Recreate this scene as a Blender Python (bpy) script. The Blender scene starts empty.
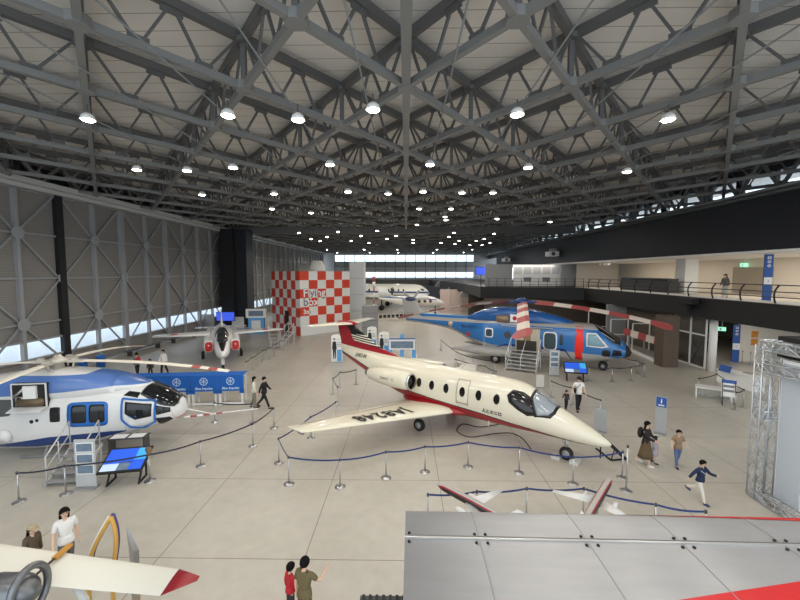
import bpy, bmesh, math, random
from mathutils import Vector, Matrix
random.seed(7)
SC = bpy.context.scene
COL = SC.collection
PI = math.pi
def R(a): return math.radians(a)

# ------------------------------------------------------------ camera, world, light, exposure
CAM_H, FOCAL = 6.9, 385.0
cam_data = bpy.data.cameras.new('camera')
cam_data.sensor_width = 36.0
cam_data.lens = 36.0 * FOCAL / 800.0
cam_data.clip_end = 400
cam_data.clip_start = 0.05
cam = bpy.data.objects.new('camera', cam_data)
COL.objects.link(cam)
TILT, YAW = math.atan(27 / FOCAL), math.atan(6 / FOCAL)
cam.location = (0, 0, CAM_H)
cam.rotation_euler = (PI / 2 - TILT, 0, YAW)
SC.camera = cam

SC.view_settings.view_transform = 'Standard'
SC.view_settings.look = 'None'
SC.view_settings.gamma = 1.0
SC.view_settings.use_curve_mapping = False
SC.view_settings.exposure = 0.0

wd = bpy.data.worlds.new('daylight')
SC.world = wd
wd.use_nodes = True
bg = wd.node_tree.nodes['Background']
bg.inputs['Color'].default_value = (0.80, 0.90, 1.0, 1)
bg.inputs['Strength'].default_value = 2.3
LAMP_WATT = 300.0          # every ceiling lamp's own light
LAMP_COLOR = (1.0, 0.94, 0.85)
ROOM_WATT = 105.0           # lights of the two floors behind the gallery

# ------------------------------------------------------------ picking points on planes
_fw = Vector((-math.sin(YAW) * math.cos(TILT), math.cos(YAW) * math.cos(TILT), -math.sin(TILT)))
_rt = Vector((math.cos(YAW), math.sin(YAW), 0))
_up = _rt.cross(_fw)
def at(px, py, z=None, Y=None, X=None):
    r = _fw + _rt * ((px - 400) / FOCAL) + _up * ((300 - py) / FOCAL)
    if z is not None: t = (z - CAM_H) / r.z
    elif Y is not None: t = Y / r.y
    else: t = X / r.x
    return Vector((0, 0, CAM_H)) + r * t
def fl(px, py): return at(px, py, z=0.0)

# ------------------------------------------------------------ materials
def lin(c):
    return tuple((v / 12.92 if v <= 0.04045 else ((v + 0.055) / 1.055) ** 2.4) for v in c)
def rgb(r, g, b): return lin((r / 255, g / 255, b / 255))
_m = {}
def mat(name, col, rough=0.5, metal=0.0, emit=0.0, noise=0.0, nscale=6.0, coat=0.0, alpha=None, spec=0.5):
    if name in _m: return _m[name]
    m = bpy.data.materials.new(name); m.use_nodes = True
    nt = m.node_tree; b = nt.nodes['Principled BSDF']
    b.inputs['Base Color'].default_value = (*col, 1)
    b.inputs['Roughness'].default_value = rough
    b.inputs['Metallic'].default_value = metal
    b.inputs['Specular IOR Level'].default_value = spec
    if coat: b.inputs['Coat Weight'].default_value = coat
    if emit:
        b.inputs['Emission Color'].default_value = (*col, 1)
        b.inputs['Emission Strength'].default_value = emit
    if noise:
        tc = nt.nodes.new('ShaderNodeTexCoord')
        n = nt.nodes.new('ShaderNodeTexNoise'); n.inputs['Scale'].default_value = nscale; n.inputs['Detail'].default_value = 4
        mx = nt.nodes.new('ShaderNodeMix'); mx.data_type = 'RGBA'
        mx.inputs['A'].default_value = (*[c * (1 - noise) for c in col], 1)
        mx.inputs['B'].default_value = (*[min(1, c * (1 + noise)) for c in col], 1)
        nt.links.new(tc.outputs['Object'], n.inputs['Vector'])
        nt.links.new(n.outputs['Fac'], mx.inputs['Factor'])
        nt.links.new(mx.outputs['Result'], b.inputs['Base Color'])
    _m[name] = m
    return m
def glass(name, tint=(0.75, 0.8, 0.82), through=0.6):
    if name in _m: return _m[name]
    m = bpy.data.materials.new(name); m.use_nodes = True
    nt = m.node_tree; nt.nodes.clear()
    o = nt.nodes.new('ShaderNodeOutputMaterial'); t = nt.nodes.new('ShaderNodeBsdfTransparent')
    g = nt.nodes.new('ShaderNodeBsdfGlossy'); mx = nt.nodes.new('ShaderNodeMixShader')
    t.inputs['Color'].default_value = (*tint, 1); g.inputs['Roughness'].default_value = 0.05
    mx.inputs['Fac'].default_value = 1 - through
    nt.links.new(t.outputs[0], mx.inputs[1]); nt.links.new(g.outputs[0], mx.inputs[2]); nt.links.new(mx.outputs[0], o.inputs['Surface'])
    _m[name] = m
    return m
def N(nt, kind, **kw):
    n = nt.nodes.new(kind)
    for k, v in kw.items(): setattr(n, k, v)
    return n
def mth(nt, op, a, b=None, clamp=False):
    n = nt.nodes.new('ShaderNodeMath'); n.operation = op; n.use_clamp = clamp
    for i, v in enumerate((a, b)):
        if v is None: continue
        if isinstance(v, (int, float)): n.inputs[i].default_value = v
        else: nt.links.new(v, n.inputs[i])
    return n.outputs[0]
def curve_of(nt, x, pts):
    """piecewise-linear value of x through pts [(x, v)]"""
    x0, x1 = pts[0][0], pts[-1][0]
    vm = max(abs(v) for _, v in pts) or 1.0
    f = mth(nt, 'DIVIDE', mth(nt, 'SUBTRACT', x, x0), x1 - x0, True)
    r = nt.nodes.new('ShaderNodeValToRGB')
    el = r.color_ramp.elements
    while len(el) < len(pts): el.new(0.5)
    for e, (px, v) in zip(el, pts):
        e.position = (px - x0) / (x1 - x0)
        c = v / vm / 2 + 0.5
        e.color = (c, c, c, 1)
    nt.links.new(f, r.inputs['Fac'])
    return mth(nt, 'MULTIPLY', mth(nt, 'SUBTRACT', r.outputs['Color'], 0.5), 2 * vm)
def livery(name, base, bands, rough=0.25, coat=0.4):
    """paint scheme: bands = [(colour, lower pts or None, upper pts or None)], boundary heights along the body's length"""
    m = bpy.data.materials.new(name); m.use_nodes = True
    nt = m.node_tree; b = nt.nodes['Principled BSDF']
    b.inputs['Roughness'].default_value = rough; b.inputs['Coat Weight'].default_value = coat; b.inputs['Coat Roughness'].default_value = 0.08
    tc = N(nt, 'ShaderNodeTexCoord'); sx = N(nt, 'ShaderNodeSeparateXYZ'); nt.links.new(tc.outputs['Object'], sx.inputs[0])
    X, Z = mth(nt, 'MULTIPLY', sx.outputs['X'], -1.0), sx.outputs['Z']
    prev = None
    for col, lo, hi in bands:
        k = None
        for pts, op in ((lo, 'GREATER_THAN'), (hi, 'LESS_THAN')):
            if pts is None: continue
            c = mth(nt, op, Z, curve_of(nt, X, pts))
            k = c if k is None else mth(nt, 'MULTIPLY', k, c)
        mx = N(nt, 'ShaderNodeMix', data_type='RGBA')
        if prev is None: mx.inputs['A'].default_value = (*base, 1)
        else: nt.links.new(prev, mx.inputs['A'])
        mx.inputs['B'].default_value = (*col, 1)
        nt.links.new(k, mx.inputs['Factor'])
        prev = mx.outputs['Result']
    nt.links.new(prev, b.inputs['Base Color'])
    return m

# ------------------------------------------------------------ mesh helpers
class MB:
    def __init__(s): s.v, s.f, s.sm, s.mi, s.cur = [], [], [], [], 0
    def add(s, vs, fs, smooth=False):
        o = len(s.v); s.v += [tuple(v) for v in vs]
        for f in fs: s.f.append([i + o for i in f]); s.sm.append(smooth); s.mi.append(s.cur)
        return s
    def box(s, c, d, rz=0.0, M=None):
        x, y, z = d[0] / 2, d[1] / 2, d[2] / 2
        vs = [Vector((a * x, b * y, e * z)) for a in (-1, 1) for b in (-1, 1) for e in (-1, 1)]
        m = M or Matrix.Rotation(rz, 3, 'Z')
        vs = [m @ v + Vector(c) for v in vs]
        return s.add(vs, [(0, 1, 3, 2), (4, 6, 7, 5), (0, 4, 5, 1), (2, 3, 7, 6), (0, 2, 6, 4), (1, 5, 7, 3)])
    def bar(s, p, q, w=0.05, h=None, up=(0, 0, 1)):
        p, q = Vector(p), Vector(q); h = h or w
        d = (q - p)
        if d.length < 1e-6: return s
        d.normalize(); u = Vector(up)
        if abs(d.dot(u)) > 0.99: u = Vector((1, 0, 0))
        a = d.cross(u).normalized(); b = a.cross(d).normalized()
        vs = [e + a * (i * w / 2) + b * (j * h / 2) for e in (p, q) for i, j in ((-1, -1), (1, -1), (1, 1), (-1, 1))]
        return s.add(vs, [(0, 1, 2, 3), (7, 6, 5, 4), (0, 4, 5, 1), (1, 5, 6, 2), (2, 6, 7, 3), (3, 7, 4, 0)])
    def tube(s, pts, r, n=8, r2=None, caps=True):
        pts = [Vector(p) for p in pts]; rings = []
        prev = None
        for i, p in enumerate(pts):
            d = (pts[min(i + 1, len(pts) - 1)] - pts[max(i - 1, 0)]).normalized()
            if prev is None:
                u = Vector((0, 0, 1)) if abs(d.z) < 0.95 else Vector((1, 0, 0))
                a = d.cross(u).normalized()
            else:
                a = (prev - d * prev.dot(d)).normalized()
            prev = a; b = d.cross(a)
            if isinstance(r, (list, tuple)): rr = r[i]
            else: rr = r if r2 is None else r + (r2 - r) * i / (len(pts) - 1)
            rings.append([p + (a * math.cos(2 * PI * k / n) + b * math.sin(2 * PI * k / n)) * rr for k in range(n)])
        return s.loft(rings, caps, True)
    def loft(s, rings, caps=True, smooth=True, closed=True):
        n = len(rings[0]); vs = [v for r in rings for v in r]; fs = []
        for i in range(len(rings) - 1):
            for k in range(n if closed else n - 1):
                a, b = i * n + k, i * n + (k + 1) % n
                fs.append((a, b, b + n, a + n))
        if caps and closed:
            fs.append(tuple(range(n))[::-1]); fs.append(tuple((len(rings) - 1) * n + k for k in range(n)))
        return s.add(vs, fs, smooth)
    def lathe(s, prof, c=(0, 0, 0), n=20, axis='Z', caps=True):
        rings = []
        for r, h in prof:
            ring = []
            for k in range(n):
                a = 2 * PI * k / n
                p = (r * math.cos(a), r * math.sin(a), h)
                if axis == 'X': p = (h, r * math.cos(a), r * math.sin(a))
                if axis == 'Y': p = (r * math.sin(a), h, r * math.cos(a))
                ring.append(Vector(p) + Vector(c))
            rings.append(ring)
        return s.loft(rings, caps, True)
    def ell(s, c, r, n=14, m=9, M=None):
        rings = []
        for i in range(m + 1):
            t = PI * (i + 0.02) / (m + 0.04) - PI / 2
            ring = []
            for k in range(n):
                a = 2 * PI * k / n
                p = Vector((r[0] * math.cos(t) * math.cos(a), r[1] * math.cos(t) * math.sin(a), r[2] * math.sin(t)))
                ring.append((M @ p if M else p) + Vector(c))
            rings.append(ring)
        return s.loft(rings, True, True)
    def prism(s, poly, o, u, w, t):
        """polygon [(a,b)] in the plane o + a*u + b*w, thickened by vector t"""
        o, u, w, t = Vector(o), Vector(u), Vector(w), Vector(t)
        a = [o + u * x + w * y for x, y in poly]; b = [p + t for p in a]; n = len(a)
        return s.add(a + b, [tuple(range(n))[::-1], tuple(range(n, 2 * n))] + [(i, (i + 1) % n, n + (i + 1) % n, n + i) for i in range(n)])
    def build(s, name, m, parent=None, loc=(0, 0, 0), rz=0.0):
        me = bpy.data.meshes.new(name)
        me.from_pydata([tuple(v) for v in s.v], [], s.f)
        me.polygons.foreach_set('use_smooth', s.sm)
        ms = m if isinstance(m, (list, tuple)) else [m]
        for x in ms: me.materials.append(x)
        if len(ms) > 1: me.polygons.foreach_set('material_index', s.mi)
        me.validate()
        bm = bmesh.new(); bm.from_mesh(me); bmesh.ops.recalc_face_normals(bm, faces=bm.faces); bm.to_mesh(me); bm.free()
        o = bpy.data.objects.new(name, me); COL.objects.link(o)
        o.parent = parent; o.location = loc; o.rotation_euler = (0, 0, rz)
        return o
def tag(o, label=None, cat=None, group=None, kind=None):
    if label: o['label'] = label
    if cat: o['category'] = cat
    if group: o['group'] = group
    if kind: o['kind'] = kind
    return o
def thing(name, label, cat, loc=(0, 0, 0), rz=0.0, group=None, scale=1.0):
    o = bpy.data.objects.new(name, None); COL.objects.link(o)
    o.empty_display_size = 0.2
    o.location = loc; o.rotation_euler = (0, 0, rz); o.scale = (scale,) * 3
    return tag(o, label, cat, group)
def structure(o): o['kind'] = 'structure'; return o
def dup(o, loc=None, rz=None, label=None, parent=None):
    c = o.copy(); COL.objects.link(c)
    if parent is not None: c.parent = parent
    if loc is not None: c.location = loc
    if rz is not None: c.rotation_euler = (0, 0, rz)
    if label: c['label'] = label
    for ch in list(o.children): dup(ch, parent=c)
    return c
def smooth(p, k=6):
    out = []
    for i in range(len(p) - 1):
        a, b, c, d = p[max(i - 1, 0)], p[i], p[i + 1], p[min(i + 2, len(p) - 1)]
        for j in range(k):
            t = j / k
            out.append(.5 * (2 * b + (c - a) * t + (2 * a - 5 * b + 4 * c - d) * t * t + (3 * b - a - 3 * c + d) * t**3))
    return out + [p[-1]]
def text_mb(body, size=1.0, ext=0.0, align='CENTER', bold=0.0, space=1.0):
    cu = bpy.data.curves.new('lettering', 'FONT'); cu.body = body; cu.size = size; cu.extrude = ext; cu.offset = bold; cu.space_character = space
    cu.align_x = align; cu.align_y = 'CENTER'; cu.resolution_u = 2
    o = bpy.data.objects.new('lettering_curve', cu); COL.objects.link(o)
    dg = bpy.context.evaluated_depsgraph_get(); dg.update()
    me = bpy.data.meshes.new_from_object(o.evaluated_get(dg))
    vs = [v.co.copy() for v in me.vertices]; fs = [tuple(p.vertices) for p in me.polygons]
    bpy.data.objects.remove(o); bpy.data.curves.remove(cu); bpy.data.meshes.remove(me)
    return vs, fs
def lettering(body, size, m, o, u, w, parent=None, name='lettering', off=0.0, align='CENTER', fn=None, sx=1.0):
    vs, fs = text_mb(body, size, 0.0, align)
    u, w, o = Vector(u), Vector(w), Vector(o); nrm = u.cross(w)
    mb = MB()
    pts = [fn(v.x * sx, v.y) if fn else o + u * v.x * sx + w * v.y + nrm * off for v in vs]
    mb.add(pts, fs)
    return mb.build(name, m, parent)

# lofted body along -X (nose at s = 0), superellipse sections, and skins that lie on it
class Body:
    def __init__(b, st, n=28): b.st, b.n = st, n     # stations (s, zc, half width, up, down, exponent)
    def sec(b, s):
        st = b.st
        if s <= st[0][0]: return st[0][1:]
        for i in range(len(st) - 1):
            if st[i][0] <= s <= st[i + 1][0]:
                t = (s - st[i][0]) / (st[i + 1][0] - st[i][0])
                p0, p1, p2, p3 = st[max(i - 1, 0)], st[i], st[i + 1], st[min(i + 2, len(st) - 1)]
                h = p2[0] - p1[0]; out = []
                for k in range(1, 6):
                    d1 = (p2[k] - p0[k]) / max(1e-6, p2[0] - p0[0]) * h; d2 = (p3[k] - p1[k]) / max(1e-6, p3[0] - p1[0]) * h
                    v = (2 * t**3 - 3 * t**2 + 1) * p1[k] + (t**3 - 2 * t**2 + t) * d1 + (-2 * t**3 + 3 * t**2) * p2[k] + (t**3 - t**2) * d2
                    out.append(max(v, min(p1[k], p2[k]) * 0.97) if k in (2, 3, 4) else v)
                return out
        return st[-1][1:]
    def pt(b, s, a, off=0.0):
        """a: angle, 0 = +Y side, 90 = top, 180 = -Y side"""
        zc, hw, ht, hb, e = b.sec(s); c, q = math.cos(R(a)), math.sin(R(a))
        y = math.copysign(abs(c) ** (2 / e), c) * (hw + off)
        z = zc + math.copysign(abs(q) ** (2 / e), q) * ((ht if q >= 0 else hb) + off)
        return Vector((-s, y, z))
    def ang(b, s, z, side):
        zc, hw, ht, hb, e = b.sec(s); h = ht if z >= zc else hb
        k = max(-1, min(1, (z - zc) / h)); q = math.copysign(abs(k) ** (e / 2), k)
        a = math.degrees(math.asin(q))
        return a if side > 0 else 180 - a
    def mesh(b, step=0.12):
        mb = MB(); s0, s1 = b.st[0][0], b.st[-1][0]; k = max(2, int((s1 - s0) / step)); rings = []
        ss = sorted(set([s0 + (s1 - s0) * i / k for i in range(k + 1)] + [x[0] for x in b.st]))
        for s in ss: rings.append([b.pt(s, 360 * i / b.n) for i in range(b.n)])
        return mb.loft(rings)
    def patch(b, outline, off=0.012, side=-1, ang=False, rings=5, sub=4):
        """skin on the body bounded by outline [(s, z)] or [(s, angle)]"""
        pts = []
        for i in range(len(outline)):
            p, q = outline[i], outline[(i + 1) % len(outline)]
            for k in range(sub): pts.append((p[0] + (q[0] - p[0]) * k / sub, p[1] + (q[1] - p[1]) * k / sub))
        cx, cy = sum(p[0] for p in pts) / len(pts), sum(p[1] for p in pts) / len(pts)
        f = (lambda s, v: b.pt(s, v, off)) if ang else (lambda s, v: b.pt(s, b.ang(s, v, side), off))
        vs = [f(cx, cy)]; n = len(pts); fs = []
        for r in range(1, rings + 1):
            for p in pts: vs.append(f(cx + (p[0] - cx) * r / rings, cy + (p[1] - cy) * r / rings))
        for k in range(n): fs.append((0, 1 + k, 1 + (k + 1) % n))
        for r in range(rings - 1):
            o = 1 + r * n
            for k in range(n): fs.append((o + k, o + (k + 1) % n, o + n + (k + 1) % n, o + n + k))
        # a rim back to the skin gives the piece a thickness
        o = 1 + (rings - 1) * n
        g = (lambda s, v: b.pt(s, v, -0.02)) if ang else (lambda s, v: b.pt(s, b.ang(s, v, side), -0.02))
        for p in pts: vs.append(g(*p))
        e = 1 + rings * n
        for k in range(n): fs.append((o + k, o + (k + 1) % n, e + (k + 1) % n, e + k))
        return MB().add(vs, fs, True)
    def outline_tube(b, outline, r=0.02, off=0.01, side=-1, ang=False, sub=5):
        pts = []
        for i in range(len(outline)):
            p, q = outline[i], outline[(i + 1) % len(outline)]
            for k in range(sub):
                s, v = p[0] + (q[0] - p[0]) * k / sub, p[1] + (q[1] - p[1]) * k / sub
                pts.append(b.pt(s, v, off) if ang else b.pt(s, b.ang(s, v, side), off))
        mb = MB()
        for i in range(len(pts)): mb.bar(pts[i], pts[(i + 1) % len(pts)], r * 2, r * 2)
        return mb
def oval(cx, cy, rx, ry, n=14, e=2.0):
    return [(cx + math.copysign(abs(math.cos(a)) ** (2 / e), math.cos(a)) * rx, cy + math.copysign(abs(math.sin(a)) ** (2 / e), math.sin(a)) * ry) for a in [2 * PI * k / n for k in range(n)]]
def airfoil(c, t, n=10):
    """closed section: chord c along -x from 0, thickness t; list of (x, z)"""
    up, lo = [], []
    for i in range(n + 1):
        x = 0.5 - 0.5 * math.cos(PI * i / n)
        y = 5 * t * (0.2969 * math.sqrt(x) - 0.126 * x - 0.3516 * x**2 + 0.2843 * x**3 - 0.1036 * x**4)
        up.append((-x * c, y * c * 1.15)); lo.append((-x * c, -y * c * 0.75))
    return up + lo[::-1][1:-1]
def wing_mb(secs, vertical=False):
    """secs: [(le_x, y, z, chord, thick)] -> lofted wing"""
    rings = []
    for x, y, z, c, t in secs:
        rings.append([Vector((x + a, y + (b if vertical else 0), z + (0 if vertical else b))) for a, b in airfoil(c, t)])
    return MB().loft(rings)
# ============================================================ setting: floor, roof, doors, gallery
M = {}
M['steel'] = mat('light_steel_paint', rgb(120, 121, 120), 0.5)
M['steel_dark'] = mat('dark_silhouette_steel', rgb(92, 92, 92), 0.6)  # dark tone puts the top chords' silhouette against the ceiling into the colour
M['door_steel'] = mat('door_steel_paint', rgb(150, 152, 154), 0.5)
M['panel_dark'] = mat('dark_door_cladding', rgb(128, 122, 116), 0.7, noise=0.08, nscale=2)
M['black'] = mat('black_paint', rgb(22, 22, 24), 0.6)
M['navy'] = mat('dark_navy_paint', rgb(27, 31, 39), 0.6)
M['cream'] = mat('cream_wall_paint', rgb(228, 219, 205), 0.8)
M['white'] = mat('white_paint', rgb(235, 235, 232), 0.5)
M['grey'] = mat('mid_grey_paint', rgb(150, 150, 150), 0.6)
M['dgrey'] = mat('dark_grey_paint', rgb(70, 70, 72), 0.6)
M['brown'] = mat('brown_pillar_cladding', rgb(92, 78, 66), 0.7)
M['chrome'] = mat('brushed_steel', rgb(190, 190, 190), 0.3, 0.9)
M['rubber'] = mat('black_rubber', rgb(28, 28, 28), 0.7)
M['red'] = mat('red_paint', rgb(196, 36, 36), 0.4)
M['glass_dark'] = mat('dark_glazing', rgb(26, 28, 30), 0.08)
M['pane'] = glass('clear_pane', (0.92, 0.95, 0.97), 0.92)

def floor_mat():
    m = bpy.data.materials.new('polished_concrete'); m.use_nodes = True
    nt = m.node_tree; b = nt.nodes['Principled BSDF']
    tc = N(nt, 'ShaderNodeTexCoord'); sx = N(nt, 'ShaderNodeSeparateXYZ'); nt.links.new(tc.outputs['Object'], sx.inputs[0])
    n1 = N(nt, 'ShaderNodeTexNoise'); n1.inputs['Scale'].default_value = 0.35; n1.inputs['Detail'].default_value = 6; n1.inputs['Roughness'].default_value = 0.65
    n2 = N(nt, 'ShaderNodeTexNoise'); n2.inputs['Scale'].default_value = 3.0; n2.inputs['Detail'].default_value = 5
    nt.links.new(tc.outputs['Object'], n1.inputs['Vector']); nt.links.new(tc.outputs['Object'], n2.inputs['Vector'])
    f = mth(nt, 'ADD', mth(nt, 'MULTIPLY', n1.outputs['Fac'], 0.65), mth(nt, 'MULTIPLY', n2.outputs['Fac'], 0.35))
    r = N(nt, 'ShaderNodeValToRGB'); e = r.color_ramp.elements
    e[0].position, e[1].position = 0.36, 0.64
    e[0].color = (*rgb(178, 172, 160), 1); e[1].color = (*rgb(194, 188, 176), 1)
    nt.links.new(f, r.inputs['Fac'])
    k = None
    for ax, off, pitch in (('X', 2.45, 3.55), ('Y', -8.8, 3.6)):
        u = mth(nt, 'FRACT', mth(nt, 'DIVIDE', mth(nt, 'ADD', sx.outputs[ax], off + 400 * pitch), pitch))
        d = mth(nt, 'MULTIPLY', mth(nt, 'MINIMUM', u, mth(nt, 'SUBTRACT', 1.0, u)), pitch)
        j = mth(nt, 'LESS_THAN', d, 0.011)
        k = j if k is None else mth(nt, 'MAXIMUM', k, j)
    mx = N(nt, 'ShaderNodeMix', data_type='RGBA'); nt.links.new(mth(nt, 'MULTIPLY', k, 0.75), mx.inputs['Factor'])
    nt.links.new(r.outputs['Color'], mx.inputs['A']); mx.inputs['B'].default_value = (*rgb(84, 78, 72), 1)
    nt.links.new(mx.outputs['Result'], b.inputs['Base Color'])
    rr = mth(nt, 'ADD', mth(nt, 'MULTIPLY', n1.outputs['Fac'], 0.2), 0.24)
    nt.links.new(rr, b.inputs['Roughness'])
    b.inputs['Specular IOR Level'].default_value = 0.45
    return m
structure(MB().box((4, 56, -0.1), (62, 130, 0.2)).build('floor', floor_mat()))
structure(MB().box((-75, 60, -0.25), (98, 220, 0.2)).build('apron_ground', mat('outside_concrete', rgb(225, 228, 230), 0.9)))

def ceil_mat():
    m = bpy.data.materials.new('roof_boards'); m.use_nodes = True
    nt = m.node_tree; b = nt.nodes['Principled BSDF']; b.inputs['Roughness'].default_value = 0.9
    tc = N(nt, 'ShaderNodeTexCoord'); sx = N(nt, 'ShaderNodeSeparateXYZ'); nt.links.new(tc.outputs['Object'], sx.inputs[0])
    u = mth(nt, 'FRACT', mth(nt, 'DIVIDE', mth(nt, 'ADD', sx.outputs['Y'], 400), 0.82))
    d = mth(nt, 'LESS_THAN', u, 0.045)
    n = N(nt, 'ShaderNodeTexNoise'); n.inputs['Scale'].default_value = 0.6; nt.links.new(tc.outputs['Object'], n.inputs['Vector'])
    mx = N(nt, 'ShaderNodeMix', data_type='RGBA'); nt.links.new(n.outputs['Fac'], mx.inputs['Factor'])
    mx.inputs['A'].default_value = (*rgb(202, 199, 194), 1); mx.inputs['B'].default_value = (*rgb(222, 218, 212), 1)
    m2 = N(nt, 'ShaderNodeMix', data_type='RGBA'); nt.links.new(d, m2.inputs['Factor'])
    nt.links.new(mx.outputs['Result'], m2.inputs['A']); m2.inputs['B'].default_value = (*rgb(150, 144, 138), 1)
    nt.links.new(m2.outputs['Result'], b.inputs['Base Color'])
    return m
Z_LOW, Z_TOP, Z_CEIL = 12.7, 14.15, 14.45
structure(MB().box((0, 56, Z_CEIL + 0.15), (62, 130, 0.3)).build('ceiling', ceil_mat()))

# ---- roof trusses on two skew families plus the ridge line
DX, DY = 2.53, 3.2
PITCH = math.hypot(DX, DY)
def truss(k, sgn, ya, yb, y0):
    """one plane truss along (sgn*DX, DY) through (0, y0 + 6.4k)"""
    base = y0 + 2 * DY * k
    ns = [n for n in range(-11, 12) if ya - 0.1 <= base + n * DY <= yb + 0.1 and abs(n * DX) < 25.4]
    if len(ns) < 2: return
    P = lambda n, z: Vector((sgn * n * DX, base + n * DY, z))
    a, b = ns[0], ns[-1]
    ea, eb = a, b
    lo, tp, wb = MB(), MB(), MB()
    lo.bar(P(ea, Z_LOW), P(eb, Z_LOW), 0.175, 0.2)
    tp.bar(P(ea, Z_TOP), P(eb, Z_TOP), 0.22, 0.26)
    far = base + a * DY > 52
    for n in ns:
        if sgn > 0: wb.bar(P(n, Z_LOW), P(n, Z_TOP), 0.15)
        p = P(n, Z_LOW)
        if sgn > 0: lo.prism([(.28 * math.cos(PI * q / 4 + PI / 8), .28 * math.sin(PI * q / 4 + PI / 8)) for q in range(8)], p - Vector((0, 0, .12)), (1, 0, 0), (0, 1, 0), (0, 0, .24))
        if sgn > 0: tp.prism([(.28 * math.cos(PI * q / 4 + PI / 8), .28 * math.sin(PI * q / 4 + PI / 8)) for q in range(8)], P(n, Z_TOP - .17), (1, 0, 0), (0, 1, 0), (0, 0, .15))
    for n in ns[:-1]:
        for u0, u1 in ((0.03, 0.3), (0.3, 0.5), (0.5, 0.7), (0.7, 0.97)):
            z = {0.03: Z_TOP, 0.3: Z_LOW, 0.5: Z_TOP, 0.7: Z_LOW, 0.97: Z_TOP}
            wb.bar(P(n + u0, z[u0]), P(n + u1, z[u1]), 0.075)
        if not far:
            for u in (0.3, 0.7):
                q = P(n + u, Z_LOW + 0.1); wb.bar(q - Vector((sgn * DX, DY, 0)) * 0.06, q + Vector((sgn * DX, DY, 0)) * 0.06, 0.06, 0.3)
            q = P(n + .5, Z_TOP - 0.14); wb.bar(q - Vector((sgn * DX, DY, 0)) * 0.07, q + Vector((sgn * DX, DY, 0)) * 0.07, 0.06, 0.3)
    root = lo.build('roof_beam', M['steel']); structure(root)
    tp.build('top_chord', M['steel_dark'], root); wb.build('web_lattice', M['steel_dark'], root)
for k in range(-6, 13):
    for sgn in (1, -1): truss(k, sgn, 3.0, 50.6, 12.4)
for k in range(2, 24):
    for sgn in (1, -1): truss(k, sgn, 53.4, 114.5, 12.4 + 3.2)
structure(MB().bar((0, 2, Z_LOW), (0, 50.8, Z_LOW), 0.26, 0.2).build('ridge_beam', M['steel']))
cb = MB()
cb.box((-0.5, 51.5, 12.55), (45, 0.7, 0.9))
cb.bar((-23, 51.5, 14.2), (22, 51.5, 14.2), 0.4, 0.3)
for i in range(15): cb.bar((-23 + i * 3, 51.5, 12.9 if i % 2 else 14.2), (-20 + i * 3, 51.5, 14.2 if i % 2 else 12.9), 0.22)
structure(cb.build('cross_beam', M['steel_dark']))
for x in (-11.45, -8.95, -6.4, -3.85, -1.28, 1.28, 3.85, 6.4, 8.95, 11.45):
    structure(MB().tube([(x, 2, 12.52), (x, 50.8, 12.52)], 0.026, 6).build('conduit_trim', M['steel']))

# ---- ceiling lamps: housing, glowing lens, its own light
lens_m = mat('lamp_lens', (1.0, 0.95, 0.86), 0.4, emit=26.0)
def lamp_proto():
    r = thing('ceiling_light', 'white ceiling floodlight hung below the grey roof truss', 'ceiling light')
    MB().tube([(0, 0, 0.16), (0, 0, 0.5)], 0.025, 6).build('stem', M['steel_dark'], r)
    MB().lathe([(0.10, 0.22), (0.19, 0.14), (0.24, 0.0), (0.21, 0.0), (0.2, 0.03)], n=14).build('housing', M['white'], r)
    MB().lathe([(0.19, 0.012), (0.17, -0.03), (0.08, -0.05)], n=14).build('lens', lens_m, r)
    return r
L0 = lamp_proto()
def lamp_light(x, y, z, w):
    ld = bpy.data.lights.get('lamp_beam') or bpy.data.lights.new('lamp_beam', 'SPOT')
    ld.spot_size = R(168); ld.spot_blend = 0.3; ld.shadow_soft_size = 0.2; ld.energy = LAMP_WATT; ld.color = LAMP_COLOR
    if w != 1:
        ld = ld.copy(); ld.energy = LAMP_WATT * w
    o = bpy.data.objects.new('lamp_beam', ld); COL.objects.link(o); o.location = (x, y, z - 0.08)
near = [(88, 120), (187, 171), (228, 116), (298, 120), (373, 110), (517, 115), (668, 120), (627, 172), (137, 170), (202, 195), (233, 168), (330, 165), (274, 194), (348, 192), (430, 165), (423, 192), (528, 168)]
lamp_pts = [at(px, py, z=12.0) for px, py in near]
for px, py in ((462, 193), (493, 193), (419, 209), (445, 217), (451, 209), (497, 219), (417, 225), (446, 220), (550, 222), (272, 209), (388, 194), (311, 213)):
    lamp_pts.append(at(px, py, z=12.2))
far_l = [(299, 233), (311, 239), (320, 241), (327, 237), (338, 232), (351, 241), (361, 236), (369, 243), (377, 231), (387, 239), (396, 236), (413, 240), (413, 243), (449, 237), (441, 243), (454, 233), (455, 244), (459, 241), (476, 241), (470, 245), (484, 239), (490, 243), (494, 234), (482, 245)]
for px, py in far_l:
    lamp_pts.append(at(px, py, z=12.0))
order = sorted(range(len(lamp_pts)), key=lambda i: lamp_pts[i].y)
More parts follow.
